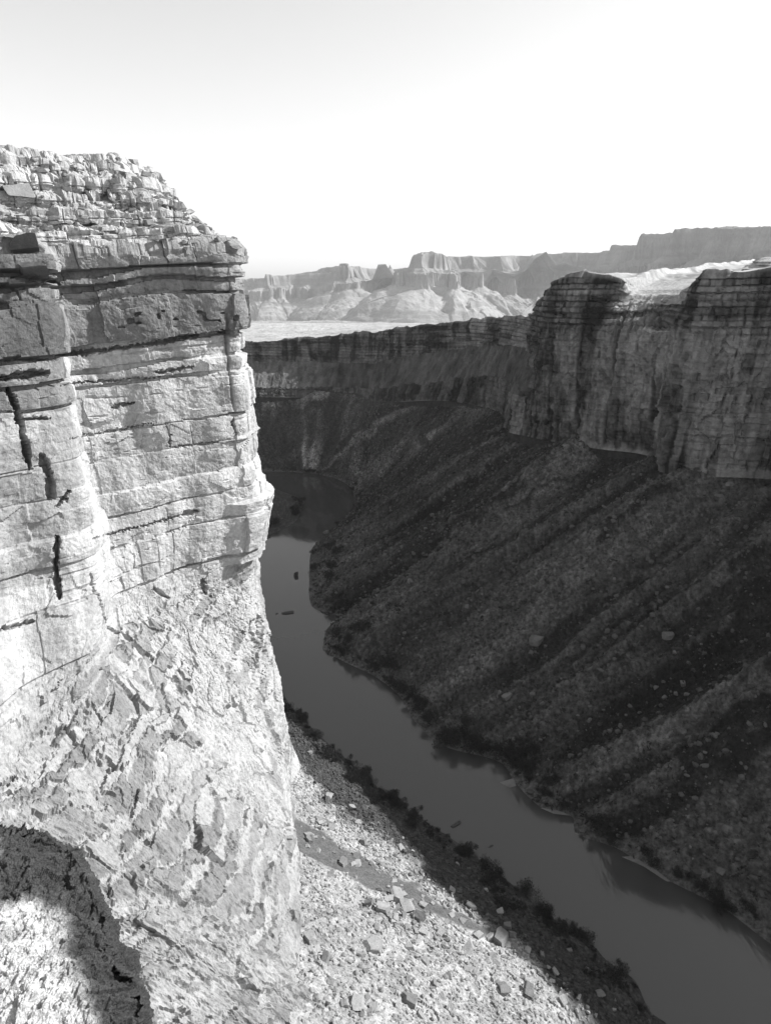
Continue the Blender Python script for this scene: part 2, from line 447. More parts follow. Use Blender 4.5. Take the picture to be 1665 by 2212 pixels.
F_LEFT = [(-1, (40, -80, 96)), (0, (18, 20, 80)), (1, (-6, 60, 68)), (2, (-18, 84, 62)), (3.2, (-28, 112, 54)), (4.2, (-34, 140, 44)), (5.2, (-42, 170, 35)),
          (6.2, (-48, 198, 27)), (7, (-56, 222, 18)), (8, (-92, 300, 22)), (9, (-130, 380, 26)), (10, (-165, 460, 30)), (11, (-190, 540, 34)), (12.3, (-240, 590, 34)), (13, (-300, 600, 34)), (14, (-440, 590, 30))]


def build_left_talus():
    s = np.concatenate([np.linspace(-1, 1, 60, endpoint=False), np.linspace(1, 7, 560, endpoint=False), np.linspace(7, 14, 220)])
    T = line(T_LEFT, s); F = line(F_LEFT, s)
    under = T + (T - F) * np.array([.12, .12, 0]) + np.array([0, 0, -5])
    P, lev = loft([under, T, F], [8, 300])
    t = np.clip(lev - 1, 0, 1)[:, None] * np.ones((1, P.shape[1]))
    S = np.broadcast_to(arclen(T)[None], P.shape[:2])
    P[..., 2] -= 3.0 * np.sin(np.pi * t) * .8            # slightly hollow slope
    x, y = P[..., 0], P[..., 1]
    w = sstep(0, .06, t)
    o1, c1, e1 = facets(x / 2.2, y / 2.2, 301, .95, 1.0)
    o2, c2, e2 = facets(x / 1.05, y / 1.05, 311, .95, 1.0)
    o3, c3, e3 = facets(x / 9 + .6 * noise2(x * .1, y * .1, 3), y / 9, 321, .95, .6)
    # smooth slab patch
    pa = np.array([at_z(632, 1745, 42), at_z(760, 1835, 34), at_z(885, 1905, 26), at_z(1010, 1985, 20), at_z(1090, 2030, 13)])[:, :2]
    dist = np.full(x.shape, 1e9); 
    wid = np.array([9.0, 7.5, 5.5, 2.6, 1.0])
    for k in range(4):
        a, b = pa[k], pa[k + 1]; ab = b - a
        tt = np.clip(((x - a[0]) * ab[0] + (y - a[1]) * ab[1]) / (ab @ ab), 0, 1)
        dd = np.hypot(x - a[0] - ab[0] * tt, y - a[1] - ab[1] * tt) - lerp(wid[k], wid[k + 1], tt)
        dist = np.minimum(dist, dd)
    slab = 1 - sstep(-.8, .8, dist + 2.0 * noise2(x * .2, y * .2, 330))
    rgh = w * (1 - slab * .93)
    patch = sstep(-.2, .5, fbm2(x * .06, y * .06, 340, 3))
    d = rgh * (.55 * o1 * (.3 + patch) + .42 * o2 + .8 * fbm2(x * .09, y * .09, 345, 4)) + w * .45 * o3 * (1 - slab)
    P[..., 2] += d * 1.0
    tone = .31 + .07 * fbm2(x * .12, y * .12, 350, 3) + .09 * (c1 - .5) + .12 * (c2 - .5)
    tone = lerp(tone, .11 + .015 * noise2(x * .5, y * .5, 355), slab)
    far = sstep(7.0, 8.5, np.broadcast_to(s[None], x.shape))
    # scrubby bottom strip by the river, its shade painted into the tone
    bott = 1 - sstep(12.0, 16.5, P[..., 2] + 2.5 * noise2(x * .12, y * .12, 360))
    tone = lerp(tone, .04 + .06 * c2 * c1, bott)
    grid_obj("talus_slope", P, np.clip(tone, .04, .7), M_TALUS, label="sunlit rubble slope below the pale cliff")
    return P, t, s, slab


LT, LT_t, LT_s, LT_slab = build_left_talus()

# ------------------------------------------------------------------ right wall: talus, cliff, plateau
T_R = [(-2, (300, -120, 0)), (-1, (215, 40, 0)), (-.5, (170, 95, 0)), (0, at_z(1665, 2040, 0)), (.3, at_z(1560, 1962, 0)), (.6, at_z(1440, 1900, 0)), (1, at_z(1330, 1832, 0)),
       (1.3, at_z(1240, 1795, 0)), (1.4, at_z(1238, 1768, 0)), (1.6, at_z(1170, 1745, 0)), (2, at_z(1112, 1690, 0)), (2.15, at_z(1085, 1650, 0)), (2.5, at_z(960, 1612, 0)), (2.8, at_z(897, 1560, 0)),
       (3, at_z(868, 1510, 0)), (3.3, at_z(815, 1465, 0)), (3.7, at_z(735, 1425, 0)), (4, at_z(697, 1400, 0)), (4.2, at_z(702, 1368, 0)), (4.5, at_z(735, 1334, 0)),
       (4.7, at_z(674, 1310, 0)), (5.2, at_z(668, 1240, 0)), (5.5, at_z(672, 1192, 0)), (6, at_z(722, 1140, 0)), (6.5, at_z(765, 1092, 0)), (7, at_z(762, 1060, 0)), (7.4, at_z(720, 1032, 0)),
       (8, at_z(640, 1020, 0)), (9, at_z(560, 1018, 0)), (10, (-330, 715, 0)), (11, (-600, 700, 0))]
B_R = [(-2, (420, -50, 120)), (-1, (318, 145, 115)), (-.5, (262, 205, 112)), (0, (222, 296, 110)), (.3, (194, 313, 108)), (1, (151, 336, 105)), (1.15, (150, 352, 105)), (1.8, (131, 383, 102)), (3, (110, 409, 100)),
       (3.6, (96, 430, 99)), (4, (86, 452, 98)), (4.3, (92, 480, 98)), (4.6, (92, 510, 98)), (5.3, (64, 595, 93)), (6.2, (0, 690, 76)), (7, (-45, 742, 71)), (7.5, (-95, 750, 70)), (8, (-150, 756, 69)), (9, (-240, 780, 67)), (10, (-330, 830, 65)), (11, (-600, 850, 65))]
C1_R = [(-2, (422, -48, 150)), (-1, (320, 147, 145)), (-.5, (264, 207, 142)), (0, (224, 299, 140)), (.3, (196, 316, 138)), (1, (153, 339, 134)), (1.15, (151, 356, 134)), (1.8, (132, 386, 132)), (3, (111, 411, 130)),
        (3.6, (98, 433, 126)), (4, (90, 456, 122)), (4.3, (95, 484, 124)), (4.6, (95, 513, 124)), (5.3, (70, 602, 112)), (6.2, (4, 700, 88)), (7, (-43, 750, 80)), (7.5, (-95, 758, 79)), (8, (-150, 764, 78)), (9, (-240, 788, 76)), (10, (-330, 838, 74)), (11, (-600, 858, 74))]
C2_R = [(-2, (424, -46, 180)), (-1, (323, 149, 175)), (-.5, (267, 209, 174)), (0, (227, 302, 172)), (.3, (199, 319, 171)), (1, (156, 342, 175)), (1.15, (152, 362, 172)), (1.8, (134, 389, 170)), (3, (112, 413, 165)),
        (3.6, (101, 438, 155)), (4, (103, 468, 150)), (4.3, (108, 500, 150)), (4.6, (106, 535, 148)), (5.3, (88, 640, 138)), (6.2, (16, 738, 116)), (7, (-38, 778, 105)), (8, (-150, 808, 104)), (10, (-330, 866, 96)), (11, (-600, 886, 96))]
R_R = [(-2, (430, -45, 210)), (-1, (327, 151, 206)), (-.5, (271, 212, 205)), (0, (231, 306, 204)), (.3, (203, 322, 203)), (1, (161, 345, 202)), (1.2, (163, 380, 190)), (1.8, (148, 408, 189)), (2.2, (134, 398, 198)), (3, (113, 415, 201)),
       (3.6, (103, 441, 190)), (4, (106, 472, 182)), (4.3, (111, 504, 176)), (4.6, (108, 540, 170)), (5.3, (90, 648, 161)), (6.2, (18, 746, 146)), (7, (-36, 786, 138)), (8, (-152, 816, 126)), (10, (-335, 874, 118)), (11, (-600, 894, 115))]
OUT_R = [(-2, (1, .0, .03)), (-1, (.95, .3, .03)), (0, (.85, .5, .03)), (1, (.75, .65, .04)), (2, (.6, .8, .036)), (3, (.6, .8, .016)), (3.6, (.72, .7, -.012)), (4.3, (.78, .62, -.035)), (5.3, (.7, .7, -.045)), (6.2, (.45, .9, -.05)), (8, (0, 1, -.05)), (11, (0, 1, -.05))]


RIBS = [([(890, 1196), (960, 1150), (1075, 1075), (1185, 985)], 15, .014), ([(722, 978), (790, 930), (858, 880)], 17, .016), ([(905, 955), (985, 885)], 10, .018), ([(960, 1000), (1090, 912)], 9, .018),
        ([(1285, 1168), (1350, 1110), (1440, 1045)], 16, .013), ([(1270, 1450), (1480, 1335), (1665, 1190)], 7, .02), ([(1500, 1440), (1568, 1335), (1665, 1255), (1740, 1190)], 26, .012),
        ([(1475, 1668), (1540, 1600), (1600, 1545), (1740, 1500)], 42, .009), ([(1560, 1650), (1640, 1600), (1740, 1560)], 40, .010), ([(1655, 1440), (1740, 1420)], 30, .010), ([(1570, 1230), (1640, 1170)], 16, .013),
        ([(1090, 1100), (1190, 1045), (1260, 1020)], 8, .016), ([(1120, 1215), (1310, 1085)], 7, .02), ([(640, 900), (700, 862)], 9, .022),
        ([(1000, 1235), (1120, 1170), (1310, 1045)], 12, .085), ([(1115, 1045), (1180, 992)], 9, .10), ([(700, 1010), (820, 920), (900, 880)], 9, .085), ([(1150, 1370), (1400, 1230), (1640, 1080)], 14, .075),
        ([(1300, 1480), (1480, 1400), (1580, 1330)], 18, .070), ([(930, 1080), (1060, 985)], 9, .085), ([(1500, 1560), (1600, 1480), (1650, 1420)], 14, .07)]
_so = [-2, -1, -.5, 0, 1.3, 2.15, 2.6, 3.5, 4.2, 4.5, 4.7, 5.2, 5.5, 6, 6.5, 7, 7.4, 8, 9, 11]
_sn = [-2, -1.6, -1.3, -1, -.5, -.05, .3, .9, 1.3, 2.4, 3, 3.7, 4.0, 4.6, 5.4, 6.1, 6.7, 7.7, 9, 11]
T_R = [(float(np.interp(q, _so, _sn)), p) for q, p in T_R]


def build_right():
    s = np.linspace(-2, 11, 6000)
    ar = arclen(line(T_R, s)) + arclen(line(B_R, s)) + 40 * (s + 2)
    dens = np.interp(s, [-2, -1.5, -1.4, 8, 8.5, 11], [.25, .25, 1, 1, .4, .4])
    ar = np.concatenate([[0], np.cumsum(np.diff(ar) * dens[1:])])
    s = np.interp(np.linspace(0, ar[-1], 1250), ar, s)
    T, B, C1, C2, Rm, O = (line(c, s) for c in (T_R, B_R, C1_R, C2_R, R_R, OUT_R))
    Sm = arclen((T + B) / 2)
    # ------ talus
    inn = np.stack([O[:, 0], O[:, 1], np.zeros(len(s))], -1)
    under = T + (T - B) * np.array([.1, .1, 0]) + np.array([0, 0, -5])
    topz = -4.5 + 11 * np.clip(fbm2(Sm * .022, Sm * 0, 470, 3) + .05, 0, 1)
    P, lev = loft([under, T, B + inn * 3 + np.stack([Sm * 0, Sm * 0, topz], -1)], [8, 330])
    t = np.clip(lev - 1, 0, 1)[:, None] * np.ones((1, len(s)))
    S = np.broadcast_to(Sm[None], P.shape[:2])
    x, y = P[..., 0], P[..., 1]
    w = sstep(0, .05, t); body = np.sin(np.pi * np.clip(t, 0, 1)) ** .7
    P[..., 2] -= 7 * np.sin(np.pi * t) * sstep(.0, .5, 1 - t)
    # chutes run down the fall line
    Sw = S + 4 * noise2(t * 4, S * .03, 401)
    g1 = ridge2(Sw * .020, t * .55 + Sw * .004, 402, 2)
    g2 = ridge2(Sw * .055, t * 1.0, 405, 2)
    o1, c1, e1 = facets(x / 3.0, y / 3.0, 411, .95, 1.0)
    o2, c2, e2 = facets(x / 1.5, y / 1.5, 421, .95, 1.0)
    g3 = ridge2(Sw * .16 + .6 * noise2(t * 6, Sw * .1, 407), t * 2.2, 408, 2)
    d = body * w * (9.5 * g1 + 4.0 * g2 + 1.3 * g3) + w * (1.5 * o1 * (.3 + c2) + .75 * o2 + 1.4 * fbm2(x * .05, y * .05, 430, 4))
    P[..., 2] += d
    crest = np.clip(sstep(.2, .62, g1 + .4 * g2) + .3 * (sstep(.1, .6, g3) - .5), 0, 1.2)
    # bands of loose pale scree between darker rubble; dark shale ribs crop out high on the slope
    band = fbm2(Sw * .03, t * .9, 440, 3)
    band2 = fbm2(Sw * .09, t * 1.6, 445, 3)
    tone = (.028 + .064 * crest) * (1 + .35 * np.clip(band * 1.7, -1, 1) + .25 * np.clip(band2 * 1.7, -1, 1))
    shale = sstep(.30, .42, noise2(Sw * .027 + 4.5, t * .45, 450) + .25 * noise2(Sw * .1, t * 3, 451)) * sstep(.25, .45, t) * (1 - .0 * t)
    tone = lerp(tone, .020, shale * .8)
    # outcrops of black shale and pale scree tongues that run down the slope
    Ug, Vg = project_all(P)
    jj = 9 * fbm2(Ug * .03, Vg * .03, 457, 3)
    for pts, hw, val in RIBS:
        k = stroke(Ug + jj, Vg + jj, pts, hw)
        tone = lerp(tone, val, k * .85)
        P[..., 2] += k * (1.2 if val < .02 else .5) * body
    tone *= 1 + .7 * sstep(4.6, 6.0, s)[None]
    tone *= lerp(.55, 1.0, sstep(-1.0, .5, np.broadcast_to(s[None], t.shape) + .9 * t))  # vignette-like darkening towards the near lower right, painted into the tone
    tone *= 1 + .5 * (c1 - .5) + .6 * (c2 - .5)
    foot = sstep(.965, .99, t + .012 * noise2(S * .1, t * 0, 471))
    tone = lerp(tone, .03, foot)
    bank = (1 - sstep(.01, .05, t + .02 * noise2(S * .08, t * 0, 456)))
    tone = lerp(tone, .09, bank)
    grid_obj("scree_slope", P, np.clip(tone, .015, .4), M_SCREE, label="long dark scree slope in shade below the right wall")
    TAL = (P, t, s)
    # ------ cliff
    nk = np.interp(s, [1.05, 1.2, 1.9, 2.4], [0, 1, 1, 0])          # the stepped sunlit notch in the rim
    lip = Rm + inn * 10 + np.stack([nk * 0, nk * 0, .6 + 3.4 * nk], -1)
    lip2 = Rm + inn * 40 + np.stack([nk * 0, nk * 0, -2.0 + 11 * nk], -1)
    sh = B + inn * 1.5 + np.array([0, 0, -9.0])
    shb = B + inn * 1.5 + np.array([0, 0, -1.0])
    Q, lv = loft([sh, shb, B, C1, C2, Rm, lip, lip2], [10, 3, 60, 66, 66, 14, 6])
    Sc = np.broadcast_to(arclen(C1)[None], Q.shape[:2])
    N = normals(Q, (-60, 200, 170))
    Q = Q + N * (sstep(2, 2.4, lv)[:, None] * (1 - sstep(5, 5.6, lv)[:, None]) * (3.6 * ridge2(Sc * .03, Q[..., 2] * .004, 501, 2) + 1.2 * ridge2(Sc * .10, Q[..., 2] * .01, 503, 2)))[..., None]
    N = normals(Q, (-60, 200, 170))
    Z = Q[..., 2]
    # bedding follows the tilt of this wall: use the level coordinate
    lvg = lv[:, None] * np.ones((1, len(s)))
    hgt = lerp(B[:, 2], Rm[:, 2], .5)[None]
    zb = Z - lerp(B[:, 2], C1[:, 2], .0)[None] * .55
    kk = np.floor(zb / 3.3 + .35 * noise2(zb * .07, zb * 0, 510)).astype(np.int64)
    fz = zb / 3.3 - np.floor(zb / 3.3)
    r1 = h2(kk, kk * 0, 511)
    q = Sc / (5 + 9 * r1) + r1 * 77
    cell = np.floor(q).astype(np.int64)
    rr = h2(cell, kk, 512); fr = q - cell
    face = sstep(2.0, 2.1, lvg) * (1 - sstep(5.1, 5.6, lvg))
    upper = sstep(3.9, 4.3, lvg)
    o1, c1, e1 = facets(Sc / 9 + .4 * noise2(Sc * .1, Z * .1, 515), Z / 16, 516, .95, 1.0)
    o2, c2, e2 = facets(Sc / 3.2, Z / 5, 521, .95, 1.0)
    jn = 1 - sstep(.02, .06, np.abs(noise2(Sc * .085 + .15 * noise2(Z * .1, Sc * .05, 518), Z * .006, 517)))
    jn *= sstep(-.2, .2, noise2(Sc * .05, Z * .03, 519))
    bench = np.zeros_like(Z)
    bs = sstep(3.7, 4.1, s) ; bench = bs[None] * ((lvg > 3.02) & (lvg < 3.98))
    dd = face * (1 - bench * .85) * (lerp(1.0, 2.4, upper) * (r1 - .5) + lerp(.9, 1.7, upper) * (rr - .5) - lerp(.4, 1.3, upper) * (fz > .8) * sstep(-.3, .3, noise2(Sc * .035, kk * 3.3, 547)) + 1.9 * o1 + .8 * o2 - 1.5 * jn - .9 * (np.minimum(fr, 1 - fr) < .06))
    dd += face * .8 * fbm2(Sc * .2, Z * .2, 525, 4)
    dd += sstep(1.98, 2.0, lvg) * (5.5 - 2 * sstep(2.5, 2.52, lvg)) * (lvg < 3.0) * (1 - sstep(1.0, 1.03, s))[None]
    rimw = sstep(4.85, 5.1, lvg) * (1 - sstep(5.9, 6.0, lvg))
    dd += rimw * .7 * o2
    N[..., 2] *= (1 - sstep(4.6, 4.85, lvg)); N /= np.linalg.norm(N, axis=2, keepdims=True) + 1e-6
    Q = Q + N * (dd * (1 - .6 * sstep(4.8, 5.0, lvg)))[..., None]
    # varnish: dark streaks falling from the rim, pale seeps low down
    st = fbm2(Sc * .09, Z * .012, 530, 4) ; st2 = fbm2(Sc * .03, Z * .02, 535, 3)
    fw = np.clip((lvg - 2) / 3, 0, 1)
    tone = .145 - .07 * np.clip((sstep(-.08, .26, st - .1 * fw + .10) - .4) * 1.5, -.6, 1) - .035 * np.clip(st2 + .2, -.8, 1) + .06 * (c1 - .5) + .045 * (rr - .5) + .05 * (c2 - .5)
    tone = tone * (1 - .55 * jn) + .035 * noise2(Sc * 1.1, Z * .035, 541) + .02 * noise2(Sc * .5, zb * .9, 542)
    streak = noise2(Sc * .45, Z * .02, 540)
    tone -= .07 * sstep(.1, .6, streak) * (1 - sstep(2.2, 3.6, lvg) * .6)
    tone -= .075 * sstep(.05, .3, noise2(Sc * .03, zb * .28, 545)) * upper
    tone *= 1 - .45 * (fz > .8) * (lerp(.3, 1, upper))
    tone = lerp(tone, .22, sstep(1.98, 2.0, lvg) * (1 - sstep(2.02, 2.16, lvg + .08 * noise2(Sc * .3, Z * 0, 551))) * sstep(.05, .4, noise2(Sc * .022 + 3.3, Sc * 0, 550)))
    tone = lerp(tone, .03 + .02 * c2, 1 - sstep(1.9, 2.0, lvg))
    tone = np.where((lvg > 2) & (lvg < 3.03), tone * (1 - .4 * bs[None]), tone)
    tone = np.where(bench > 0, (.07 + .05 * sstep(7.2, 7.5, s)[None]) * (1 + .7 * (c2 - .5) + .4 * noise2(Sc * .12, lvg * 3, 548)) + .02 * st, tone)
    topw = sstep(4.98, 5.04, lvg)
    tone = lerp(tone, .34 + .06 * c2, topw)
    gent = ((s > 1.1) & (s < 2.1))[None] & (lvg > 4.02 + .75 * (1 - sstep(-.1, .3, noise2(Sc * .06, Z * .25, 549))))
    tone = np.where(gent, lerp(tone, .34, .8), tone)
    farw = sstep(5.2, 6.5, s)[None]
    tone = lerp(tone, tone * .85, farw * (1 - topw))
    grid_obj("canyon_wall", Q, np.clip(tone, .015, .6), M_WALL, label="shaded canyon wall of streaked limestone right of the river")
    # ------ plateau
    lines = []
    for dist in (5, 60, 200, 600, 1500, 4500, 12000):
        q = Rm + np.stack([O[:, 0] * dist, O[:, 1] * dist, O[:, 2] * dist - (1.2 if dist < 50 else 0) + nk * (0 if dist < 50 else 10)], -1)
        if dist >= 1500:      # the wide plain, falling gently away
            q[:, 2] = 120 - .045 * np.clip(q[:, 1] - 800, -400, 1500) - .0635 * np.maximum(q[:, 1] - 2300, 0)
        lines.append(q)
    s2 = slice(None, None, 2)
    lines = [l[s2] for l in lines]
    G, lg = loft(lines, [40, 60, 60, 40, 20, 10])
    x, y = G[..., 0], G[..., 1]
    am = np.clip(lg, 0, 2)[:, None] / 2
    G[..., 2] += am * (2.4 * fbm2(x * .012, y * .012, 560, 4) + .8 * fbm2(x * .06, y * .06, 561, 3)) + .4 * fbm2(x * .2, y * .2, 563, 3)
    # low ledges along the plateau
    tone = .36 + .06 * fbm2(x * .02, y * .02, 565, 4) - .11 * sstep(.25, .5, fbm2(x * .09, y * .09, 566, 3))
    grid_obj("plateau", G, np.clip(tone, .15, .6), M_PLAIN, label="bright bare plateau above the shaded wall")
    return TAL, (Q, lvg), (G, lg)


(RT, RT_t, RT_s), (RQ, RQ_l), (PG, PG_l) = build_right()

# ------------------------------------------------------------------ river
def build_river():
    n = 400
    me = bpy.data.meshes.new("river")
    V = [(-900, -400, 0), (900, -400, 0), (900, 900, 0), (-900, 900, 0)]
    # one sheet under both banks; it stops at the banks because the ground rises through it
    xs = np.linspace(-700, 420, 60); ys = np.linspace(-200, 900, 60)
    X, Y = np.meshgrid(xs, ys)
    P = np.stack([X, Y, np.zeros_like(X)], -1)
    m = bpy.data.materials.new("river_water"); m.use_nodes = True
    nt = m.node_tree; N = nt.nodes; L = nt.links
    b = N["Principled BSDF"]
    b.inputs["Base Color"].default_value = (.04, .04, .04, 1)
    b.inputs["Roughness"].default_value = .06
    b.inputs["IOR"].default_value = 1.62
    geo = N.new("ShaderNodeNewGeometry")
    mp = N.new("ShaderNodeMapping"); mp.inputs["Rotation"].default_value = (0, 0, R(35)); mp.inputs["Scale"].default_value = (.35, .12, .3)
    L.new(geo.outputs["Position"], mp.inputs["Vector"])
    nz = N.new("ShaderNodeTexNoise"); nz.inputs["Scale"].default_value = 1.0; nz.inputs["Detail"].default_value = 4
    L.new(mp.outputs[0], nz.inputs["Vector"])
    nz2 = N.new("ShaderNodeTexNoise"); nz2.inputs["Scale"].default_value = .025; nz2.inputs["Detail"].default_value = 3
    L.new(geo.outputs["Position"], nz2.inputs["Vector"])
    mr = N.new("ShaderNodeMapRange"); mr.inputs[1].default_value = .45; mr.inputs[2].default_value = .65; mr.inputs[3].default_value = .25; mr.inputs[4].default_value = 1.0
    L.new(nz2.outputs["Fac"], mr.inputs[0])
    mu = N.new("ShaderNodeMath"); mu.operation = 'MULTIPLY'; L.new(nz.outputs["Fac"], mu.inputs[0]); L.new(mr.outputs[0], mu.inputs[1])
    bp = N.new("ShaderNodeBump"); bp.inputs["Strength"].default_value = .18; bp.inputs["Distance"].default_value = .5
    L.new(mu.outputs[0], bp.inputs["Height"]); L.new(bp.outputs[0], b.inputs["Normal"])
    grid_obj("river", P, None, m, True, label="calm grey river winding along the canyon floor")


build_river()

# ------------------------------------------------------------------ far mesas
def build_mesa():
    sky = [(300, 612, 2500), (430, 608, 2550), (530, 605, 2600), (590, 597, 2640), (640, 592, 2700), (700, 585, 2640), (750, 573, 2600), (790, 572, 2680), (830, 580, 2850), (862, 574, 2800), (886, 552, 2480), (905, 545, 2380),
           (950, 547, 2360), (990, 553, 2450), (1050, 555, 2560), (1100, 556, 2620), (1160, 552, 2700), (1220, 543, 2620), (1300, 530, 2500), (1340, 525, 2380), (1380, 510, 2250), (1420, 497, 2150),
           (1480, 492, 2080), (1520, 496, 2020), (1560, 489, 1900), (1600, 487, 1830), (1640, 478, 1760), (1665, 476, 1700), (1800, 465, 1500), (2100, 450, 1300)]
    base = lambda u: np.interp(u, [300, 530, 700, 830, 1000, 1150, 1300, 1450, 1665, 2100], [705, 703, 700, 694, 686, 672, 640, 610, 590, 580])
    sky = [(u, v, y * 3.2) for u, v, y in sky]
    s = np.linspace(300, 2100, 1300)
    rim = line([(p[0], at_y(*p)) for p in sky], s)
    H = rim[:, 2].copy()
    S = arclen(rim * np.array([1, 1, 0]))
    u_even = np.linspace(0, S[-1], 1000)
    rx = np.interp(u_even, S, rim[:, 0]); ry = np.interp(u_even, S, rim[:, 1]); H = np.interp(u_even, S, H); uu = np.interp(u_even, S, s); S = u_even
    kern = np.hanning(121); kern /= kern.sum()
    sm = lambda q: np.convolve(np.pad(q, 60, mode='reflect', reflect_type='odd'), kern, 'valid')
    sx, sy = sm(rx), sm(ry)
    tx, ty = np.gradient(sx), np.gradient(sy); tl = np.hypot(tx, ty); nx, ny = ty / tl, -tx / tl     # towards the viewer
    zf = 120 - .045 * 1500 - .0635 * np.maximum(ry - 1000 - 2300, 0) - 12
    # a cliff line with deep bays and salients
    wig = 130 * noise2(S / 900, S * 0, 640) + 90 * noise2(S / 420, S * 0, 641) + 125 * noise2(S / 180, S * 0, 642) + 75 * noise2(S / 70, S * 0, 643)
    cx, cy = rx + nx * wig, ry + ny * wig
    D = np.concatenate([np.linspace(2000, 640, 80, endpoint=False), np.linspace(640, -520, 230, endpoint=False), np.linspace(-520, -2200, 14)])
    X = rx[None] + nx[None] * D[:, None]; Y = ry[None] + ny[None] * D[:, None]
    X = X + 14 * noise2(X / 90, Y / 90, 645); Y = Y + 14 * noise2(X / 90, Y / 90, 646)
    dist = np.full(X.shape, 1e9); idx = np.zeros(X.shape, int)
    for k in range(0, 1000, 2):
        dd = (X - cx[k]) ** 2 + (Y - cy[k]) ** 2
        m = dd < dist; dist = np.where(m, dd, dist); idx = np.where(m, k, idx)
    dist = np.sqrt(dist)
    sd = np.where(D[:, None] > wig[None], dist, -dist)          # in front of the cliff line positive
    H = H + 22 * fbm2(S / 150, S * 0, 647, 4); Hc = H[idx]; zfc = zf[idx]; tot = Hc - zfc
    gul = ridge2(S[None] / 180 + sd * .0004, sd / 800, 650, 3)
    flute = ridge2(S[None] / 62, sd / 450, 655, 2)
    ht = tot * (np.interp(uu, [1150, 1300, 1420], [.47, .38, .28]) + .10 * noise2(S / 450, S * 0, 660))[None]
    z = zfc + np.maximum(ht - .68 * np.maximum(sd - 10, 0) + 85 * gul * sstep(0, 240, sd) * sstep(900, 300, sd) , 0) * 1.0
    zc = zfc + ht + (tot - ht) * (.42 * sstep(12, -21, sd + 24 * flute) + .12 * sstep(-21, -110, sd) + .46 * sstep(-110, -180, sd + 21 * flute))
    z = np.where(sd < 20, np.maximum(zc, z), z)
    z = z - np.maximum(-sd - 220, 0) * .05 + 7 * fbm2(X / 45, Y / 45, 662, 3)
    z = np.where(D[:, None] > 1800, zfc - 25, z)
    P = np.stack([X, Y, z], -1)
    lay = noise2(z * .045, S[None] / 900, 665)
    tone = .27 + .05 * fbm2(X / 200, Y / 200, 667, 3) - .06 * sstep(20, -10, sd) + .04 * lay
    grid_obj("mesa", P, np.clip(tone, .1, .5), M_MESA, False, label="distant hazy mesa cliffs on the skyline")


build_mesa()

# ------------------------------------------------------------------ near ledge under the photographer
def build_ledge():
    # lip seen from above, running down to the right
    lip = [(-2, (-58, 58, 163)), (-1, at_y(-160, 1725, 42)), (0, at_y(0, 1755, 36)), (1, at_y(95, 1775, 33)), (2, at_y(185, 1880, 30)), (3, at_y(248, 1995, 27)), (4, at_y(302, 2100, 24.5)), (5, at_y(345, 2220, 22.5)), (6, at_y(390, 2400, 19)), (7, at_y(430, 2700, 15))]
    s = np.linspace(-2, 7, 900)
    L0 = line(lip, s)
    inner = L0 + np.array([-7.5, -9.0, 1.2]); inner2 = L0 + np.array([-30, -22, 9.0])
    low = L0 + np.array([-5, 7, -14.0]); low2 = L0 + np.array([-9, 9, -60.0])
    P, lev = loft([low2, low, L0, inner, inner2], [30, 90, 260, 90])
    S = np.broadcast_to(arclen(L0)[None], P.shape[:2]); lvg = lev[:, None] * np.ones((1, len(s)))
    # round the lip
    P[..., 2] -= 1.1 * np.exp(-((lvg - 2) / .14) ** 2)
    N = normals(P, (0, 10, 230))
    o1, c1, e1 = facets(S / 2.6, lvg * 4.0, 701, .95, 1.0)
    o2, c2, e2 = facets(S / .8, lvg * 13, 711, .95, 1.0)
    lw = sstep(1.3, 1.9, lvg)
    d = lw * (.35 * o1 + .12 * o2) + .5 * fbm2(S * .25, lvg * 3, 720, 2) + lw * .28 * fbm2(S * 1.1, lvg * 9, 722, 4, .6)
    pit = sstep(.30, .62, fbm2(S * 1.5, lvg * 18, 725, 3, .6))
    d -= .20 * pit
    o3, c3, e3 = facets(S / .34 + .3 * noise2(S * 2, lvg * 30, 741), lvg * 30, 742, .95, 1.2)
    d += lw * (.10 * o3 + .10 * fbm2(S * 4, lvg * 40, 744, 3, .6))
    P = P + N * d[..., None]
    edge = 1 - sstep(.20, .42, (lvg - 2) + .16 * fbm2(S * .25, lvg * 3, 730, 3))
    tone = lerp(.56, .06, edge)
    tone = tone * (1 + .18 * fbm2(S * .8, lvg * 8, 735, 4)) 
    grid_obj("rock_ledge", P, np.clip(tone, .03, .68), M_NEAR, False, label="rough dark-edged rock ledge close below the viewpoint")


build_ledge()

# ------------------------------------------------------------------ boulders
def chop_mesh(name, seed, cuts=9, flat=1.0, mat=None):
    import bmesh
    r = random.Random(seed)
    bm = bmesh.new()
    bmesh.ops.create_icosphere(bm, subdivisions=4, radius=1.0)
    pl = []
    for k in range(6 + cuts):
        if k < 6:
            v = np.array([0., 0., 0.]); v[k % 3] = 1 if k < 3 else -1
            v = v + np.array([r.gauss(0, .16), r.gauss(0, .16), r.gauss(0, .16)]); dd = r.uniform(.42, .62)
        else:
            v = np.array([r.gauss(0, 1), r.gauss(0, 1), r.gauss(0, .8)]); dd = r.uniform(.55, .8)
        pl.append((v / np.linalg.norm(v), dd))
    for v in bm.verts:
        p = np.array(v.co)
        for n_, dd in pl:
            e = p @ n_ - dd
            if e > 0: p = p - n_ * e
        p = 1.35 * p * (1 + .02 * math.sin(7 * p[0] + seed) + .02 * math.sin(11 * p[1] + 2 * p[2]))
        v.co = (p[0] * 1.25, p[1], p[2] * flat)
    me = bpy.data.meshes.new(name); bm.to_mesh(me); bm.free()
    at = me.attributes.new("tone", 'FLOAT', 'POINT')
    at.data.foreach_set("value", np.full(len(me.vertices), .27 if seed % 3 else .17, np.float32))
    if mat: me.materials.append(mat)
    return me


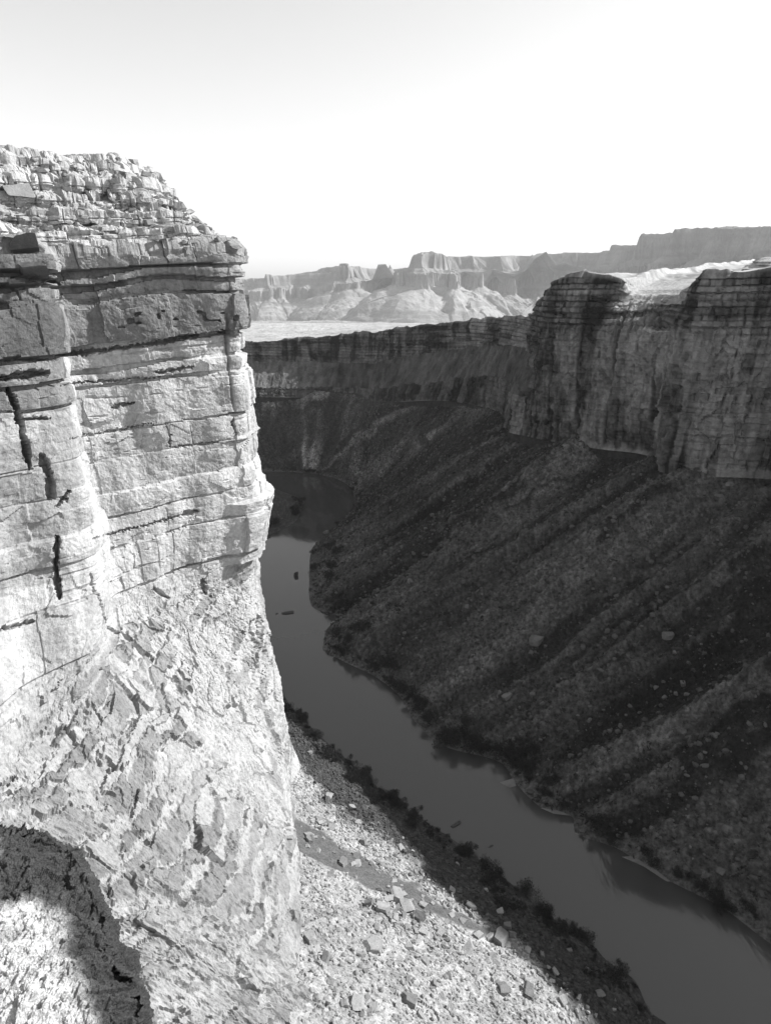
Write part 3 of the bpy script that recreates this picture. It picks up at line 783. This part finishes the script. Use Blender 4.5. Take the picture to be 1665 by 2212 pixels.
B_LIT = [chop_mesh("boulder", 10 + k, 7 + k % 4, (.62, .8, .95, .7)[k % 4], M_BOULDER) for k in range(6)]
B_SLAB = [chop_mesh("boulder", 21 + 3 * k, 4, .5, M_BOULDER) for k in range(2)]
for _m in B_SLAB: _m.attributes['tone'].data.foreach_set('value', np.full(len(_m.vertices), .13, np.float32))
B_DRK = [chop_mesh("boulder", 30 + k, 7 + k % 4, (.62, .8, .95, .7)[k % 4], M_DARKROCK) for k in range(4)]
B_WET = [chop_mesh("boulder", 50 + k, 7, .5, M_WETROCK) for k in range(2)]


def put(name, me, loc, size, label, cat, group=None, sink=.25, rot=None):
    o = bpy.data.objects.new(name, me); COL.objects.link(o)
    if isinstance(size, (int, float)): size = (size, size, size)
    o.scale = size
    o.location = (loc[0], loc[1], loc[2] + size[2] * (.6 - sink))
    o.rotation_euler = rot if rot else (random.uniform(-.35, .35), random.uniform(-.35, .35), random.uniform(0, 6.28))
    o["label"] = label; o["category"] = cat
    if group: o["group"] = group
    return o


from mathutils.bvhtree import BVHTree
from mathutils import Vector


def tree_of(P):
    r, c = P.shape[:2]
    i = np.arange(r * c).reshape(r, c)
    F = np.stack([i[:-1, :-1], i[:-1, 1:], i[1:, 1:], i[1:, :-1]], -1).reshape(-1, 4)
    return BVHTree.FromPolygons(P.reshape(-1, 3).tolist(), F.tolist())


TREES = {}


def ground(key, P, u, v):
    """first point of a surface on the sight line through u, v"""
    if key not in TREES: TREES[key] = tree_of(P)
    dx, dy = (u - CX) / FPX, (v - CY) / FPX
    h = TREES[key].ray_cast(Vector((0, 0, CAM_H)), Vector((dx, CP - dy * SP, -SP - dy * CP)).normalized())
    return h[0]


def project(p):
    f = p[1] * CP - (p[2] - CAM_H) * SP
    up = p[1] * SP + (p[2] - CAM_H) * CP
    return CX + FPX * p[0] / f, CY - FPX * up / f


def px(p):
    """metres per pixel at a point"""
    return (p[1] * CP - (p[2] - CAM_H) * SP) / FPX


# boulders on the sunlit slope that the photograph singles out: u, v, width in pixels, label
NOTED = [
    (1082, 2032, 26, "big pale square block at the shadow edge of sunlit rubble"),
    (1056, 2028, 17, "dark faced block leaning against the big pale square block"),
    (1012, 2055, 20, "pale wedge-shaped block standing left of the big square block"),
    (805, 2048, 30, "broad flat white slab on the middle of the sunlit rubble"),
    (670, 2030, 24, "long grey slab lying at the foot of the pale cliff"),
    (710, 1725, 17, "dark angular block high on the sunlit slope beside the cliff"),
    (668, 1752, 14, "dark block on the upper edge of the smooth grey patch"),
    (760, 1745, 13, "grey block right of the dark angular block high on the slope"),
    (855, 1940, 24, "large angular block at the middle of the dark block cluster"),
    (825, 1965, 20, "wide dark block at the lower left of the block cluster"),
    (880, 1960, 22, "tall split block at the right end of the block cluster"),
    (905, 1985, 20, "grey block below the right end of the block cluster"),
    (1140, 2145, 22, "pale square boulder on the lower sunlit slope near the shadow"),
    (1085, 2140, 22, "rounded grey boulder left of the pale square boulder low down"),
    (1215, 2165, 16, "pale boulder lying on the shadow edge at the slope bottom"),
    (885, 2165, 26, "dark split boulder low on the slope near the picture's bottom"),
    (770, 2170, 28, "large half-buried grey boulder at the bottom of the rubble"),
    (705, 2070, 16, "small dark boulder just below the long grey slab"),
    (1294, 2150, 16, "bright upright block above the shaded river bank"),
    (690, 1772, 12, "small dark block just below the upper edge of smooth patch"),
]
for u, v, wpx, lab in NOTED:
    p = ground('lt', LT, u, v)
    if p is None: continue
    k = px(p) * wpx * .68
    put("boulder", random.choice(B_LIT), p, (k, k * random.uniform(.8, 1.1), k * random.uniform(.85, 1.2)), lab, "boulder")

RIM = [(95, 372, 26, "pale block on the cliff top's upper ledge at the left"), (160, 362, 20, "block beside another on the cliff top's upper ledge"), (290, 352, 22, "block at the right end of the topmost ledge"), (318, 380, 24, "flat block overhanging the right end of the upper ledge"),
       (40, 420, 60, "largest pale block on the cliff top near the left edge"), (345, 440, 20, "small block right of the dark recess on the cliff top"), (375, 448, 34, "rounded boulder standing at the cliff top's skyline step"), (420, 478, 22, "flat pale slab at the skyline below the rounded boulder"),
       (325, 485, 30, "leaning white wedge of rock on the middle ledge"), (285, 455, 20, "pale block beneath the dark recess on the cliff top"), (510, 535, 24, "rounded boulder balanced on the cliff's outermost corner"), (530, 548, 16, "thin slab jutting from the cliff's outermost corner"),
       (470, 520, 20, "small slab just inside the outermost corner"), (60, 545, 90, "great dark tilted slab on the near buttress"), (70, 590, 80, "second dark tilted slab lying under the great one"), (345, 515, 26, "angular slab on the lowest rubble ledge"), (250, 505, 22, "dark slab among rubble on the lowest ledge"), (400, 525, 18, "small pale block on the lowest rubble ledge")]
for u, v, wpx, lab in RIM:
    p = ground('lc', LC, u, v)
    if p is None: continue
    k = px(p) * wpx * .5
    flat = .6 if "slab" in lab else .8
    put("boulder", random.choice(B_SLAB) if "dark" in lab else B_LIT[random.choice((1, 2, 4))], p, (k, k * .8, k * flat), lab, "boulder", None, .3, (random.uniform(-.12, .12), random.uniform(-.12, .12) + (.25 if "tilted" in lab else 0), random.uniform(0, 6.28)))
n = 0; tries = 0
while n < 45 and tries < 2000:
    tries += 1
    u = random.uniform(5, 520); v = random.uniform(345, 540)
    p = ground('lc', LC, u, v)
    if p is None or p[2] < 205: continue
    k = px(p) * random.uniform(5, 15) * .5
    put("boulder", random.choice(B_LIT), p, (k, k * random.uniform(.7, 1), k * random.uniform(.5, .9)), "small broken block resting on the stepped cliff top", "boulder", "blocks on the stepped cliff top")
    n += 1

GEN = [0]
tries = 0
clusters = [(850, 1955, 50, 24), (850, 1960, 60, 28), (920, 2010, 70, 30), (700, 1830, 50, 20), (1000, 2100, 120, 50), (760, 2100, 90, 60)]
while GEN[0] < 230 and tries < 4000:
    tries += 1
    if random.random() < .45:
        cu, cv, su, sv = random.choice(clusters)
        u, v = random.gauss(cu, su), random.gauss(cv, sv)
    else:
        u, v = random.uniform(625, 1330), random.uniform(1620, 2205)
    p = ground('lt', LT, u, v)
    if p is None or p[2] < 5: continue
    q = ground('lc', LC, u, v)
    if q is not None and q.length < p.length and (Vector(q) - Vector((0, 0, CAM_H))).length < (p - Vector((0, 0, CAM_H))).length: continue
    wpx = 7 + 15 * random.random() ** 2.4
    k = px(p) * wpx * .5
    put("boulder", random.choice(B_LIT), p, (k, k * random.uniform(.7, 1.1), k * random.uniform(.6, 1.1)), "small angular pale block strewn on the sunlit rubble slope", "boulder", "blocks strewn over the sunlit slope")
    GEN[0] += 1

# boulders on the shaded slope
NOTED_R = [
    (2165 * .666, 2065 * .666, 24, "largest pale boulder on the shaded scree slope"),
    (2330 * .666, 1610 * .666, 16, "pale square boulder high on the shaded scree under the wall"),
    (2365 * .666, 1573 * .666, 16, "pale flat boulder closest under the base of the shaded wall"),
    (1735 * .666, 2085 * .666, 30, "big dark flat boulder in the middle of the shaded scree"),
    (2185 * .666, 2118 * .666, 10, "pale boulder just below the largest pale boulder"),
    (2215 * .666, 2220 * .666, 14, "grey boulder on the scree left of the black corner"),
    (2190 * .666, 2252 * .666, 12, "grey boulder paired with another above the lower scree"),
    (2153 * .666, 2263 * .666, 12, "rounded boulder in the row low on the scree"),
    (2225 * .666, 2255 * .666, 11, "right-hand boulder of the row low on the scree"),
    (1640 * .666, 2263 * .666, 20, "rounded dark boulder above the bushes of the right bank"),
    (1527 * .666, 2145 * .666, 15, "pale boulder near the lower left of the scree"),
    (1545 * .666, 2141 * .666, 12, "pale boulder touching another near the scree's lower left"),
    (1332 * .666, 1890 * .666, 16, "pale boulder on the upstream part of the scree slope"),
    (2125 * .666, 2232 * .666, 12, "small pale boulder left of the boulder row"),
    (1990 * .666, 1880 * .666, 10, "small rounded boulder amid the middle scree"),
    (1815 * .666, 1960 * .666, 10, "pale pebble-like boulder on the scree's steep middle"),
    (1060 * .666, 1730 * .666, 14, "pale flat boulder at the water edge upstream"),
]
for u, v, wpx, lab in NOTED_R:
    p = ground('rt', RT, u, v)
    if p is None: continue
    k = px(p) * wpx * .5
    put("boulder", random.choice(B_DRK), p, (k, k * .9, k * .9), lab, "boulder")
n = 0; tries = 0
while n < 60 and tries < 3000:
    tries += 1
    u, v = random.uniform(1000, 1660), random.uniform(1050, 2000)
    p = ground('rt', RT, u, v)
    if p is None: continue
    k = px(p) * (5 + 5 * random.random() ** 2) * .5
    put("boulder", random.choice(B_DRK), p, (k, k * .9, k * .8), "small grey boulder scattered on the shaded scree slope", "boulder", "boulders on the shaded scree")
    n += 1

# rubble too fine to count
def rubble(name, key, P, n, test, smin, smax, mat, tone, label, power=3.0):
    base = chop_mesh("rubble_piece", 77, 8, .8)
    bv = np.zeros(len(base.vertices) * 3, np.float32)
    import bmesh
    bm = bmesh.new(); bmesh.ops.create_icosphere(bm, subdivisions=1, radius=1.0)
    bv = np.array([v.co[:] for v in bm.verts]); bf = np.array([[v.index for v in f.verts] for f in bm.faces]); bm.free()
    bpy.data.meshes.remove(base)
    r, c = P.shape[:2]
    V = []; F = []; Tn = []; cnt = 0
    while cnt < n:
        i = rng.integers(9, r - 1); j = rng.integers(0, c - 1)
        p = P[i, j] + (P[i, j + 1] - P[i, j]) * rng.random() + (P[i + 1, j] - P[i, j]) * rng.random()
        if not test(p, i, j):
            continue
        size = smin + (smax - smin) * rng.random() ** power
        sc = size * rng.uniform(.55, 1.2, 3)
        q = bv * (1 + .3 * (rng.random((len(bv), 1)) - .5))
        q = np.clip(q, -rng.uniform(.5, .9, 3), rng.uniform(.5, .9, 3)) * sc
        an = rng.uniform(0, 6.28); ca, sa = math.cos(an), math.sin(an); ti = rng.uniform(-.6, .6); ct, st = math.cos(ti), math.sin(ti)
        q = q @ np.array([[1, 0, 0], [0, ct, -st], [0, st, ct]]) @ np.array([[ca, -sa, 0], [sa, ca, 0], [0, 0, 1]])
        V.append(q + p + np.array([0, 0, .15 * size])); F.append(bf + cnt * len(bv)); Tn.append(np.full(len(bv), (tone(p) if callable(tone) else tone) * rng.uniform(.6, 1.35)))
        cnt += 1
    o = bpy.data.objects.new(name, new_mesh(name, np.concatenate(V), None, np.concatenate(F), np.concatenate(Tn), mat))
    COL.objects.link(o); o["kind"] = "stuff"; o["label"] = label
    return o


def inview(p, pad=60):
    u, v = project(p)
    return -pad < u < 1665 + pad and -pad < v < 2212 + pad


rubble("rubble", 'lt', LT, 9000, lambda p, i, j: p[2] > .5 and inview(p) and LT_s[j] < 7.3 and (LT_slab[i, j] < .3 or rng.random() < .05), .16, .9, M_BOULDER, lambda p: .07 if p[2] < 13 + 2 * rng.random() else .27, "small broken stones covering the sunlit slope")  # low stones toned dark to match the painted shade of the bank strip
rubble("scree", 'rt', RT, 15000, lambda p, i, j: p[2] > .5 and inview(p) and RT_s[j] < 6.5 and RT_t[i, j] < .97, .28, 1.8, M_BOULDER, .085, "small stones covering the shaded slope", 5.0)

# ------------------------------------------------------------------ shrubs
def shrub_mesh(name, seed, n=1400, mat=None, h=1.0):
    r = np.random.default_rng(seed)
    lumps = [(r.uniform(-.55, .55), r.uniform(-.55, .55), r.uniform(.2, .75) * h, r.uniform(.22, .45)) for _ in range(9)]
    V = []; F = []
    for k in range(n):
        lx, ly, lz, lr = lumps[r.integers(len(lumps))]
        dv = r.normal(size=3); dv /= np.linalg.norm(dv)
        c = np.array([lx, ly, lz]) + dv * lr * r.random() ** .4
        if c[2] < .02: c[2] = abs(c[2]) + .02
        a = r.normal(size=3); a /= np.linalg.norm(a); a[2] = abs(a[2]) + .4
        b = np.cross(a, r.normal(size=3)); b /= np.linalg.norm(b)
        l, w = r.uniform(.05, .13), r.uniform(.012, .03)
        V += [c - b * w, c + a * l * .5 + b * w * .3, c + a * l, c + a * l * .4 - b * w * 1.6]
        F.append([4 * k, 4 * k + 1, 4 * k + 2, 4 * k + 3])
    # stems
    base = len(V)
    for k in range(6):
        lx, ly, lz, lr = lumps[k]
        i = len(V); w = .02
        V += [np.array([w, 0, -.1]), np.array([-w, 0, -.1]), np.array([lx - w * .5, ly, lz]), np.array([lx + w * .5, ly, lz])]
        F.append([i, i + 1, i + 2, i + 3])
        V += [np.array([0, w, -.1]), np.array([0, -w, -.1]), np.array([lx, ly - w * .5, lz]), np.array([lx, ly + w * .5, lz])]
        F.append([i + 4, i + 5, i + 6, i + 7])
    return new_mesh(name, np.array(V), np.array(F), None, None, mat)


SH = [shrub_mesh("shrub", 900 + k, 1500, M_SHRUB, (.8, 1.0, 1.2, .7)[k]) for k in range(4)]
SHP = [shrub_mesh("shrub", 950 + k, 600, M_SHRUB2, .8) for k in range(2)]


def plant(key, P, u, v, wpx, lab, group=None, meshes=SH):
    p = ground(key, P, u, v)
    if p is None or p[2] < -.3: return False
    k = px(p) * wpx * 1.25
    put("shrub", random.choice(meshes), (p[0], p[1], p[2] - k * .6 * .9 - .1), (k, k, k * random.uniform(.8, 1.15)), lab, "shrub", group, 0, (0, 0, random.uniform(0, 6.28)))
    return True


def along(lst, n, spread, group, lab, key, P, meshes=SH, smin=9, smax=24):
    pts = np.array(lst, float)
    L = np.concatenate([[0], np.cumsum(np.hypot(*np.diff(pts, axis=0).T))])
    c = 0; tr = 0
    while c < n and tr < n * 8:
        tr += 1
        d = random.uniform(0, L[-1])
        sp = random.random() ** 1.6
        u = np.interp(d, L, pts[:, 0]) + sp * spread[0] * 1.3; v = np.interp(d, L, pts[:, 1]) + random.uniform(-spread[1], spread[1] * .3)
        if plant(key, P, u, v, smin * .6 + (smax - smin * .6) * random.random() ** 1.8, lab, group, meshes): c += 1


# right bank, from the downstream end to the bend
along([(1665, 2030), (1440, 1895), (1330, 1825)], 18, (40, 14), "shrubs on the lower right bank", "dark shrub on the right bank beside the deep black water", 'rt', RT)
along([(1330, 1820), (1235, 1765), (1110, 1680), (1090, 1645)], 24, (50, 18), "shrubs around the small sandy coves", "dark shrub beside the small sandy coves of the right bank", 'rt', RT)
along([(1090, 1640), (960, 1608), (900, 1560)], 20, (60, 24), "shrub thicket on the rounded right bank", "dark shrub in the thicket on the rounded right bank", 'rt', RT, SH, 14, 34)
along([(900, 1555), (870, 1510), (820, 1462)], 14, (26, 12), "shrubs above the long sandbar", "dark shrub on the bank between thicket and sandbar", 'rt', RT)
along([(820, 1460), (740, 1420), (700, 1398), (705, 1370)], 22, (60, 14), "shrubs on the jutting right bank", "dark shrub on the jutting point of the right bank", 'rt', RT, SH, 12, 26)
along([(735, 1335), (674, 1308), (668, 1240), (676, 1190)], 22, (60, 12), "shrubs on the upstream right bank", "dark shrub on the steep right bank below the bend", 'rt', RT, SH, 8, 18)
along([(720, 1140), (765, 1090), (755, 1055), (640, 1019)], 16, (20, 8), "shrubs around the river bend", "tiny dark shrub on the outer bank of the river bend", 'rt', RT, SH, 5, 10)
# left bank
along([(630, 1525), (700, 1598), (775, 1660)], 22, (-40, 20), "shrubs under the pale cliff's foot", "dark shrub on the shaded left bank below the cliff foot", 'lt', LT, SH, 8, 20)
along([(775, 1660), (900, 1760), (1050, 1865)], 50, (-46, 20), "shrubs along the middle left bank", "dark shrub on the shaded left bank below the sunlit rubble", 'lt', LT, SH, 8, 20)
along([(1050, 1865), (1190, 1985), (1320, 2080), (1400, 2190)], 60, (-60, 22), "shrubs along the lower left bank", "dark shrub on the lower left bank in deep shade", 'lt', LT, SH, 8, 26)
along([(590, 1148), (650, 1112), (655, 1085)], 14, (-50, 12), "shrubs on the far gravel spit", "small dark shrub on the far spit beside the bend", 'lt', LT, SH, 6, 14)
plant('lt', LT, 768, 1652, 34, "tallest dark shrub leaning over the left bank below the cliff")
plant('lt', LT, 1240, 1992, 26, "round dark shrub at the left bank opposite the black water")

# low scrub on the shaded slope, past counting
def scrub():
    V = []; F = []; cnt = 0; r, c = RT.shape[:2]
    while cnt < 7000:
        i = rng.integers(9, r - 1); j = rng.integers(0, c - 1); p = RT[i, j]
        if not inview(p) or RT_t[i, j] > .93: continue
        if rng.random() > math.exp(-RT_t[i, j] * 2.4) + .12: continue
        sz = .25 + 1.3 * rng.random() ** 2.2
        for k in range(7):
            cc = p + np.array([rng.normal() * sz * .5, rng.normal() * sz * .5, abs(rng.normal()) * sz * .45 + .05])
            a = rng.normal(size=3) * sz * .5; b = rng.normal(size=3) * sz * .4
            m = len(V); V += [cc, cc + a, cc + a + b, cc + b]; F.append([m, m + 1, m + 2, m + 3])
        cnt += 1
    o = bpy.data.objects.new("scrub", new_mesh("scrub", np.array(V), np.array(F), None, None, M_SHRUB)); COL.objects.link(o)
    o["kind"] = "stuff"; o["label"] = "low desert scrub dotted over the shaded slope"


scrub()

# ------------------------------------------------------------------ sandbars, rocks and driftwood in the river
def sandbar(pix, zc, label):
    pts = np.array([at_z(u, v, 0)[:2] for u, v in pix])
    c = pts.mean(0)
    n = 60
    pr = np.concatenate([pts, pts[:1]]); L = np.concatenate([[0], np.cumsum(np.hypot(*np.diff(pr, axis=0).T))])
    d = np.linspace(0, L[-1], n, endpoint=False)
    ring = np.stack([np.interp(d, L, pr[:, 0]), np.interp(d, L, pr[:, 1])], -1)
    V = []; F = []
    rings = [(1.25, -1.2), (1.05, -.2), (.95, .12 * zc), (.7, .5 * zc), (.35, .9 * zc)]
    for f, z in rings:
        for k in range(n):
            q = c + (ring[k] - c) * f
            V.append((q[0], q[1], z + .05 * zc * float(noise2(np.array(q[0] * .4), np.array(q[1] * .4), 5))))
    for a in range(len(rings) - 1):
        for k in range(n):
            F.append([a * n + k, a * n + (k + 1) % n, (a + 1) * n + (k + 1) % n, (a + 1) * n + k])
    V.append((c[0], c[1], zc)); T3 = [[(len(rings) - 1) * n + k, (len(rings) - 1) * n + (k + 1) % n, len(V) - 1] for k in range(n)]
    o = bpy.data.objects.new("sandbar", new_mesh("sandbar", np.array(V), np.array(F), np.array(T3), None, M_SAND, True)); COL.objects.link(o)
    o["kind"] = "structure"; o["label"] = label


sandbar([(738, 1424), (770, 1438), (800, 1452), (828, 1468), (835, 1462), (800, 1440), (760, 1426)], .5, "narrow curved sandbar along the jutting right bank")
sandbar([(1078, 1690), (1100, 1702), (1115, 1698), (1110, 1680)], .5, "small pointed sand spit on the right bank")
sandbar([(1165, 1745), (1195, 1758), (1230, 1762), (1240, 1752), (1200, 1742)], .5, "pale sand cove on the right bank")
sandbar([(1240, 1800), (1270, 1812), (1310, 1818), (1315, 1806), (1270, 1797)], .5, "pale sand strip above the black water")
sandbar([(1340, 1850), (1390, 1872), (1440, 1905), (1460, 1905), (1410, 1868), (1365, 1848)], .5, "long pale sand strip beside the black water")
p = at_z(623, 1324, 0); put("river_rock", B_WET[0], p, (3.6, 1.8, 1.0), "low dark rock breaking the surface in midstream", "rock", None, .35, (0, 0, .2))
p = at_z(640, 1244, 0); put("river_rock", B_WET[0], p, (1.5, 1.1, 4.2), "dark upright rock standing alone in the river below the bend", "rock", None, .35, (0, .05, .3))
p = at_z(598, 1326, 0); put("river_rock", B_WET[1], p, (1.0, .8, .5), "tiny dark rock beside the midstream rock", "rock", None, .35, (0, 0, 1.2))
p = at_z(548, 1260, 0); put("river_rock", B_WET[1], p, (3.0, 1.6, 1.2), "dark rock at the water edge below the cliff corner", "rock", None, .35, (0, 0, .4))
p = at_z(985, 1781, 0); put("river_rock", B_WET[0], p, (2.2, .9, .6), "flat dark rock close off the left bank", "rock", None, .35, (0, 0, .6))
p = at_z(1060, 1844 - 16, 0); put("river_rock", B_WET[1], p, (1.1, .5, .35), "small dark rock further down off the left bank", "rock", None, .35, (0, 0, .6))
p = at_z(884, 1535, 0); put("river_rock", B_WET[0], p, (1.0, .7, .5), "small rock off the right bank between thicket and sandbar", "rock", None, .35, (0, 0, .6))
p = at_z(890, 1548, 0); put("river_rock", B_WET[1], p, (.8, .7, .5), "smaller rock just below another off the right bank", "rock", None, .35, (0, 0, .6))

# knob of layered rock on the plateau at the right
def outcrop():
    p = at_y(1650, 578, 470)
    V = []; F = []
    r = np.random.default_rng(5); n = 40
    z = p[2] - 4
    rings = []
    rad = [14, 13, 14.5, 11, 12, 9.5, 10.5, 7.5, 5]; hz = [0, 3, 3.1, 5.2, 5.3, 7.6, 7.7, 9.8, 10.6]
    for R_, h_ in zip(rad, hz):
        for k in range(n):
            a = 2 * math.pi * k / n
            q = R_ * (1 + .22 * math.sin(2 * a + 1) + .12 * math.sin(5 * a + h_) + .12 * (r.random() - .5))
            V.append((p[0] + 9 + 1.5 * q * math.cos(a), p[1] + q * math.sin(a), z + h_ + .4 * (r.random() - .5)))
    for a in range(len(rad) - 1):
        for k in range(n): F.append([a * n + k, a * n + (k + 1) % n, (a + 1) * n + (k + 1) % n, (a + 1) * n + k])
    V.append((p[0] + 9, p[1], z + 10.9)); T3 = [[(len(rad) - 1) * n + k, (len(rad) - 1) * n + (k + 1) % n, len(V) - 1] for k in range(n)]
    o = bpy.data.objects.new("rock_outcrop", new_mesh("rock_outcrop", np.array(V), np.array(F), np.array(T3), np.full(len(V), .33), M_WALL)); COL.objects.link(o)
    o["label"] = "layered rock knob standing on the bright plateau at the right"; o["category"] = "rock outcrop"


outcrop()

# ------------------------------------------------------------------ air
def haze():
    import bmesh
    bm = bmesh.new(); bmesh.ops.create_cube(bm, size=1.0)
    me = bpy.data.meshes.new("haze"); bm.to_mesh(me); bm.free()
    o = bpy.data.objects.new("haze", me); COL.objects.link(o)
    lo = (-14000, -2500, -1100); hi = (14000, 15000, 1700)
    o.scale = [h - l for h, l in zip(hi, lo)]; o.location = [(h + l) / 2 for h, l in zip(hi, lo)]
    m = bpy.data.materials.new("haze_air"); m.use_nodes = True
    nt = m.node_tree; nt.nodes.remove(nt.nodes["Principled BSDF"])
    v = nt.nodes.new("ShaderNodeVolumePrincipled")
    v.inputs["Color"].default_value = (.95, .95, .95, 1)
    v.inputs["Density"].default_value = HAZE
    nt.links.new(v.outputs[0], nt.nodes["Material Output"].inputs["Volume"])
    me.materials.append(m); o["kind"] = "stuff"; o["label"] = "thin pale haze in the air"


HAZE = 3.4e-5
haze()

# ------------------------------------------------------------------ light
SUN_EL, SUN_AZ = 37.0, 77.0        # degrees; azimuth clockwise from straight ahead
w = bpy.data.worlds.new("World"); scene.world = w; w.use_nodes = True
nt = w.node_tree; bg = nt.nodes["Background"]
sk = nt.nodes.new("ShaderNodeTexSky"); sk.sky_type = 'NISHITA'; sk.sun_disc = False
sk.sun_elevation = R(SUN_EL); sk.sun_rotation = R(SUN_AZ)
sk.altitude = 1000; sk.air_density = 1.0; sk.dust_density = 1.2; sk.ozone_density = 1.0
bw = nt.nodes.new("ShaderNodeRGBToBW")                    # black and white film, a little more sensitive to blue
sep = nt.nodes.new("ShaderNodeSeparateColor")
nt.links.new(sk.outputs[0], bw.inputs[0]); nt.links.new(sk.outputs[0], sep.inputs[0])
mx = nt.nodes.new("ShaderNodeMath"); mx.operation = 'MULTIPLY_ADD'; mx.inputs[1].default_value = .30
m2 = nt.nodes.new("ShaderNodeMath"); m2.operation = 'MULTIPLY'; m2.inputs[1].default_value = .70
nt.links.new(sep.outputs[2], m2.inputs[0]); nt.links.new(bw.outputs[0], mx.inputs[0]); nt.links.new(m2.outputs[0], mx.inputs[2])
nt.links.new(mx.outputs[0], bg.inputs["Color"])
bg.inputs["Strength"].default_value = .130
sd = bpy.data.lights.new("sun", 'SUN'); sd.energy = 5.0; sd.angle = R(.5)
so = bpy.data.objects.new("sun", sd); COL.objects.link(so)
S = Vector((math.sin(R(SUN_AZ)) * math.cos(R(SUN_EL)), math.cos(R(SUN_AZ)) * math.cos(R(SUN_EL)), math.sin(R(SUN_EL))))
so.rotation_euler = S.to_track_quat('Z', 'Y').to_euler()

scene.view_settings.view_transform = 'Standard'
scene.view_settings.look = 'None'
scene.view_settings.exposure = .75
scene.view_settings.gamma = 1
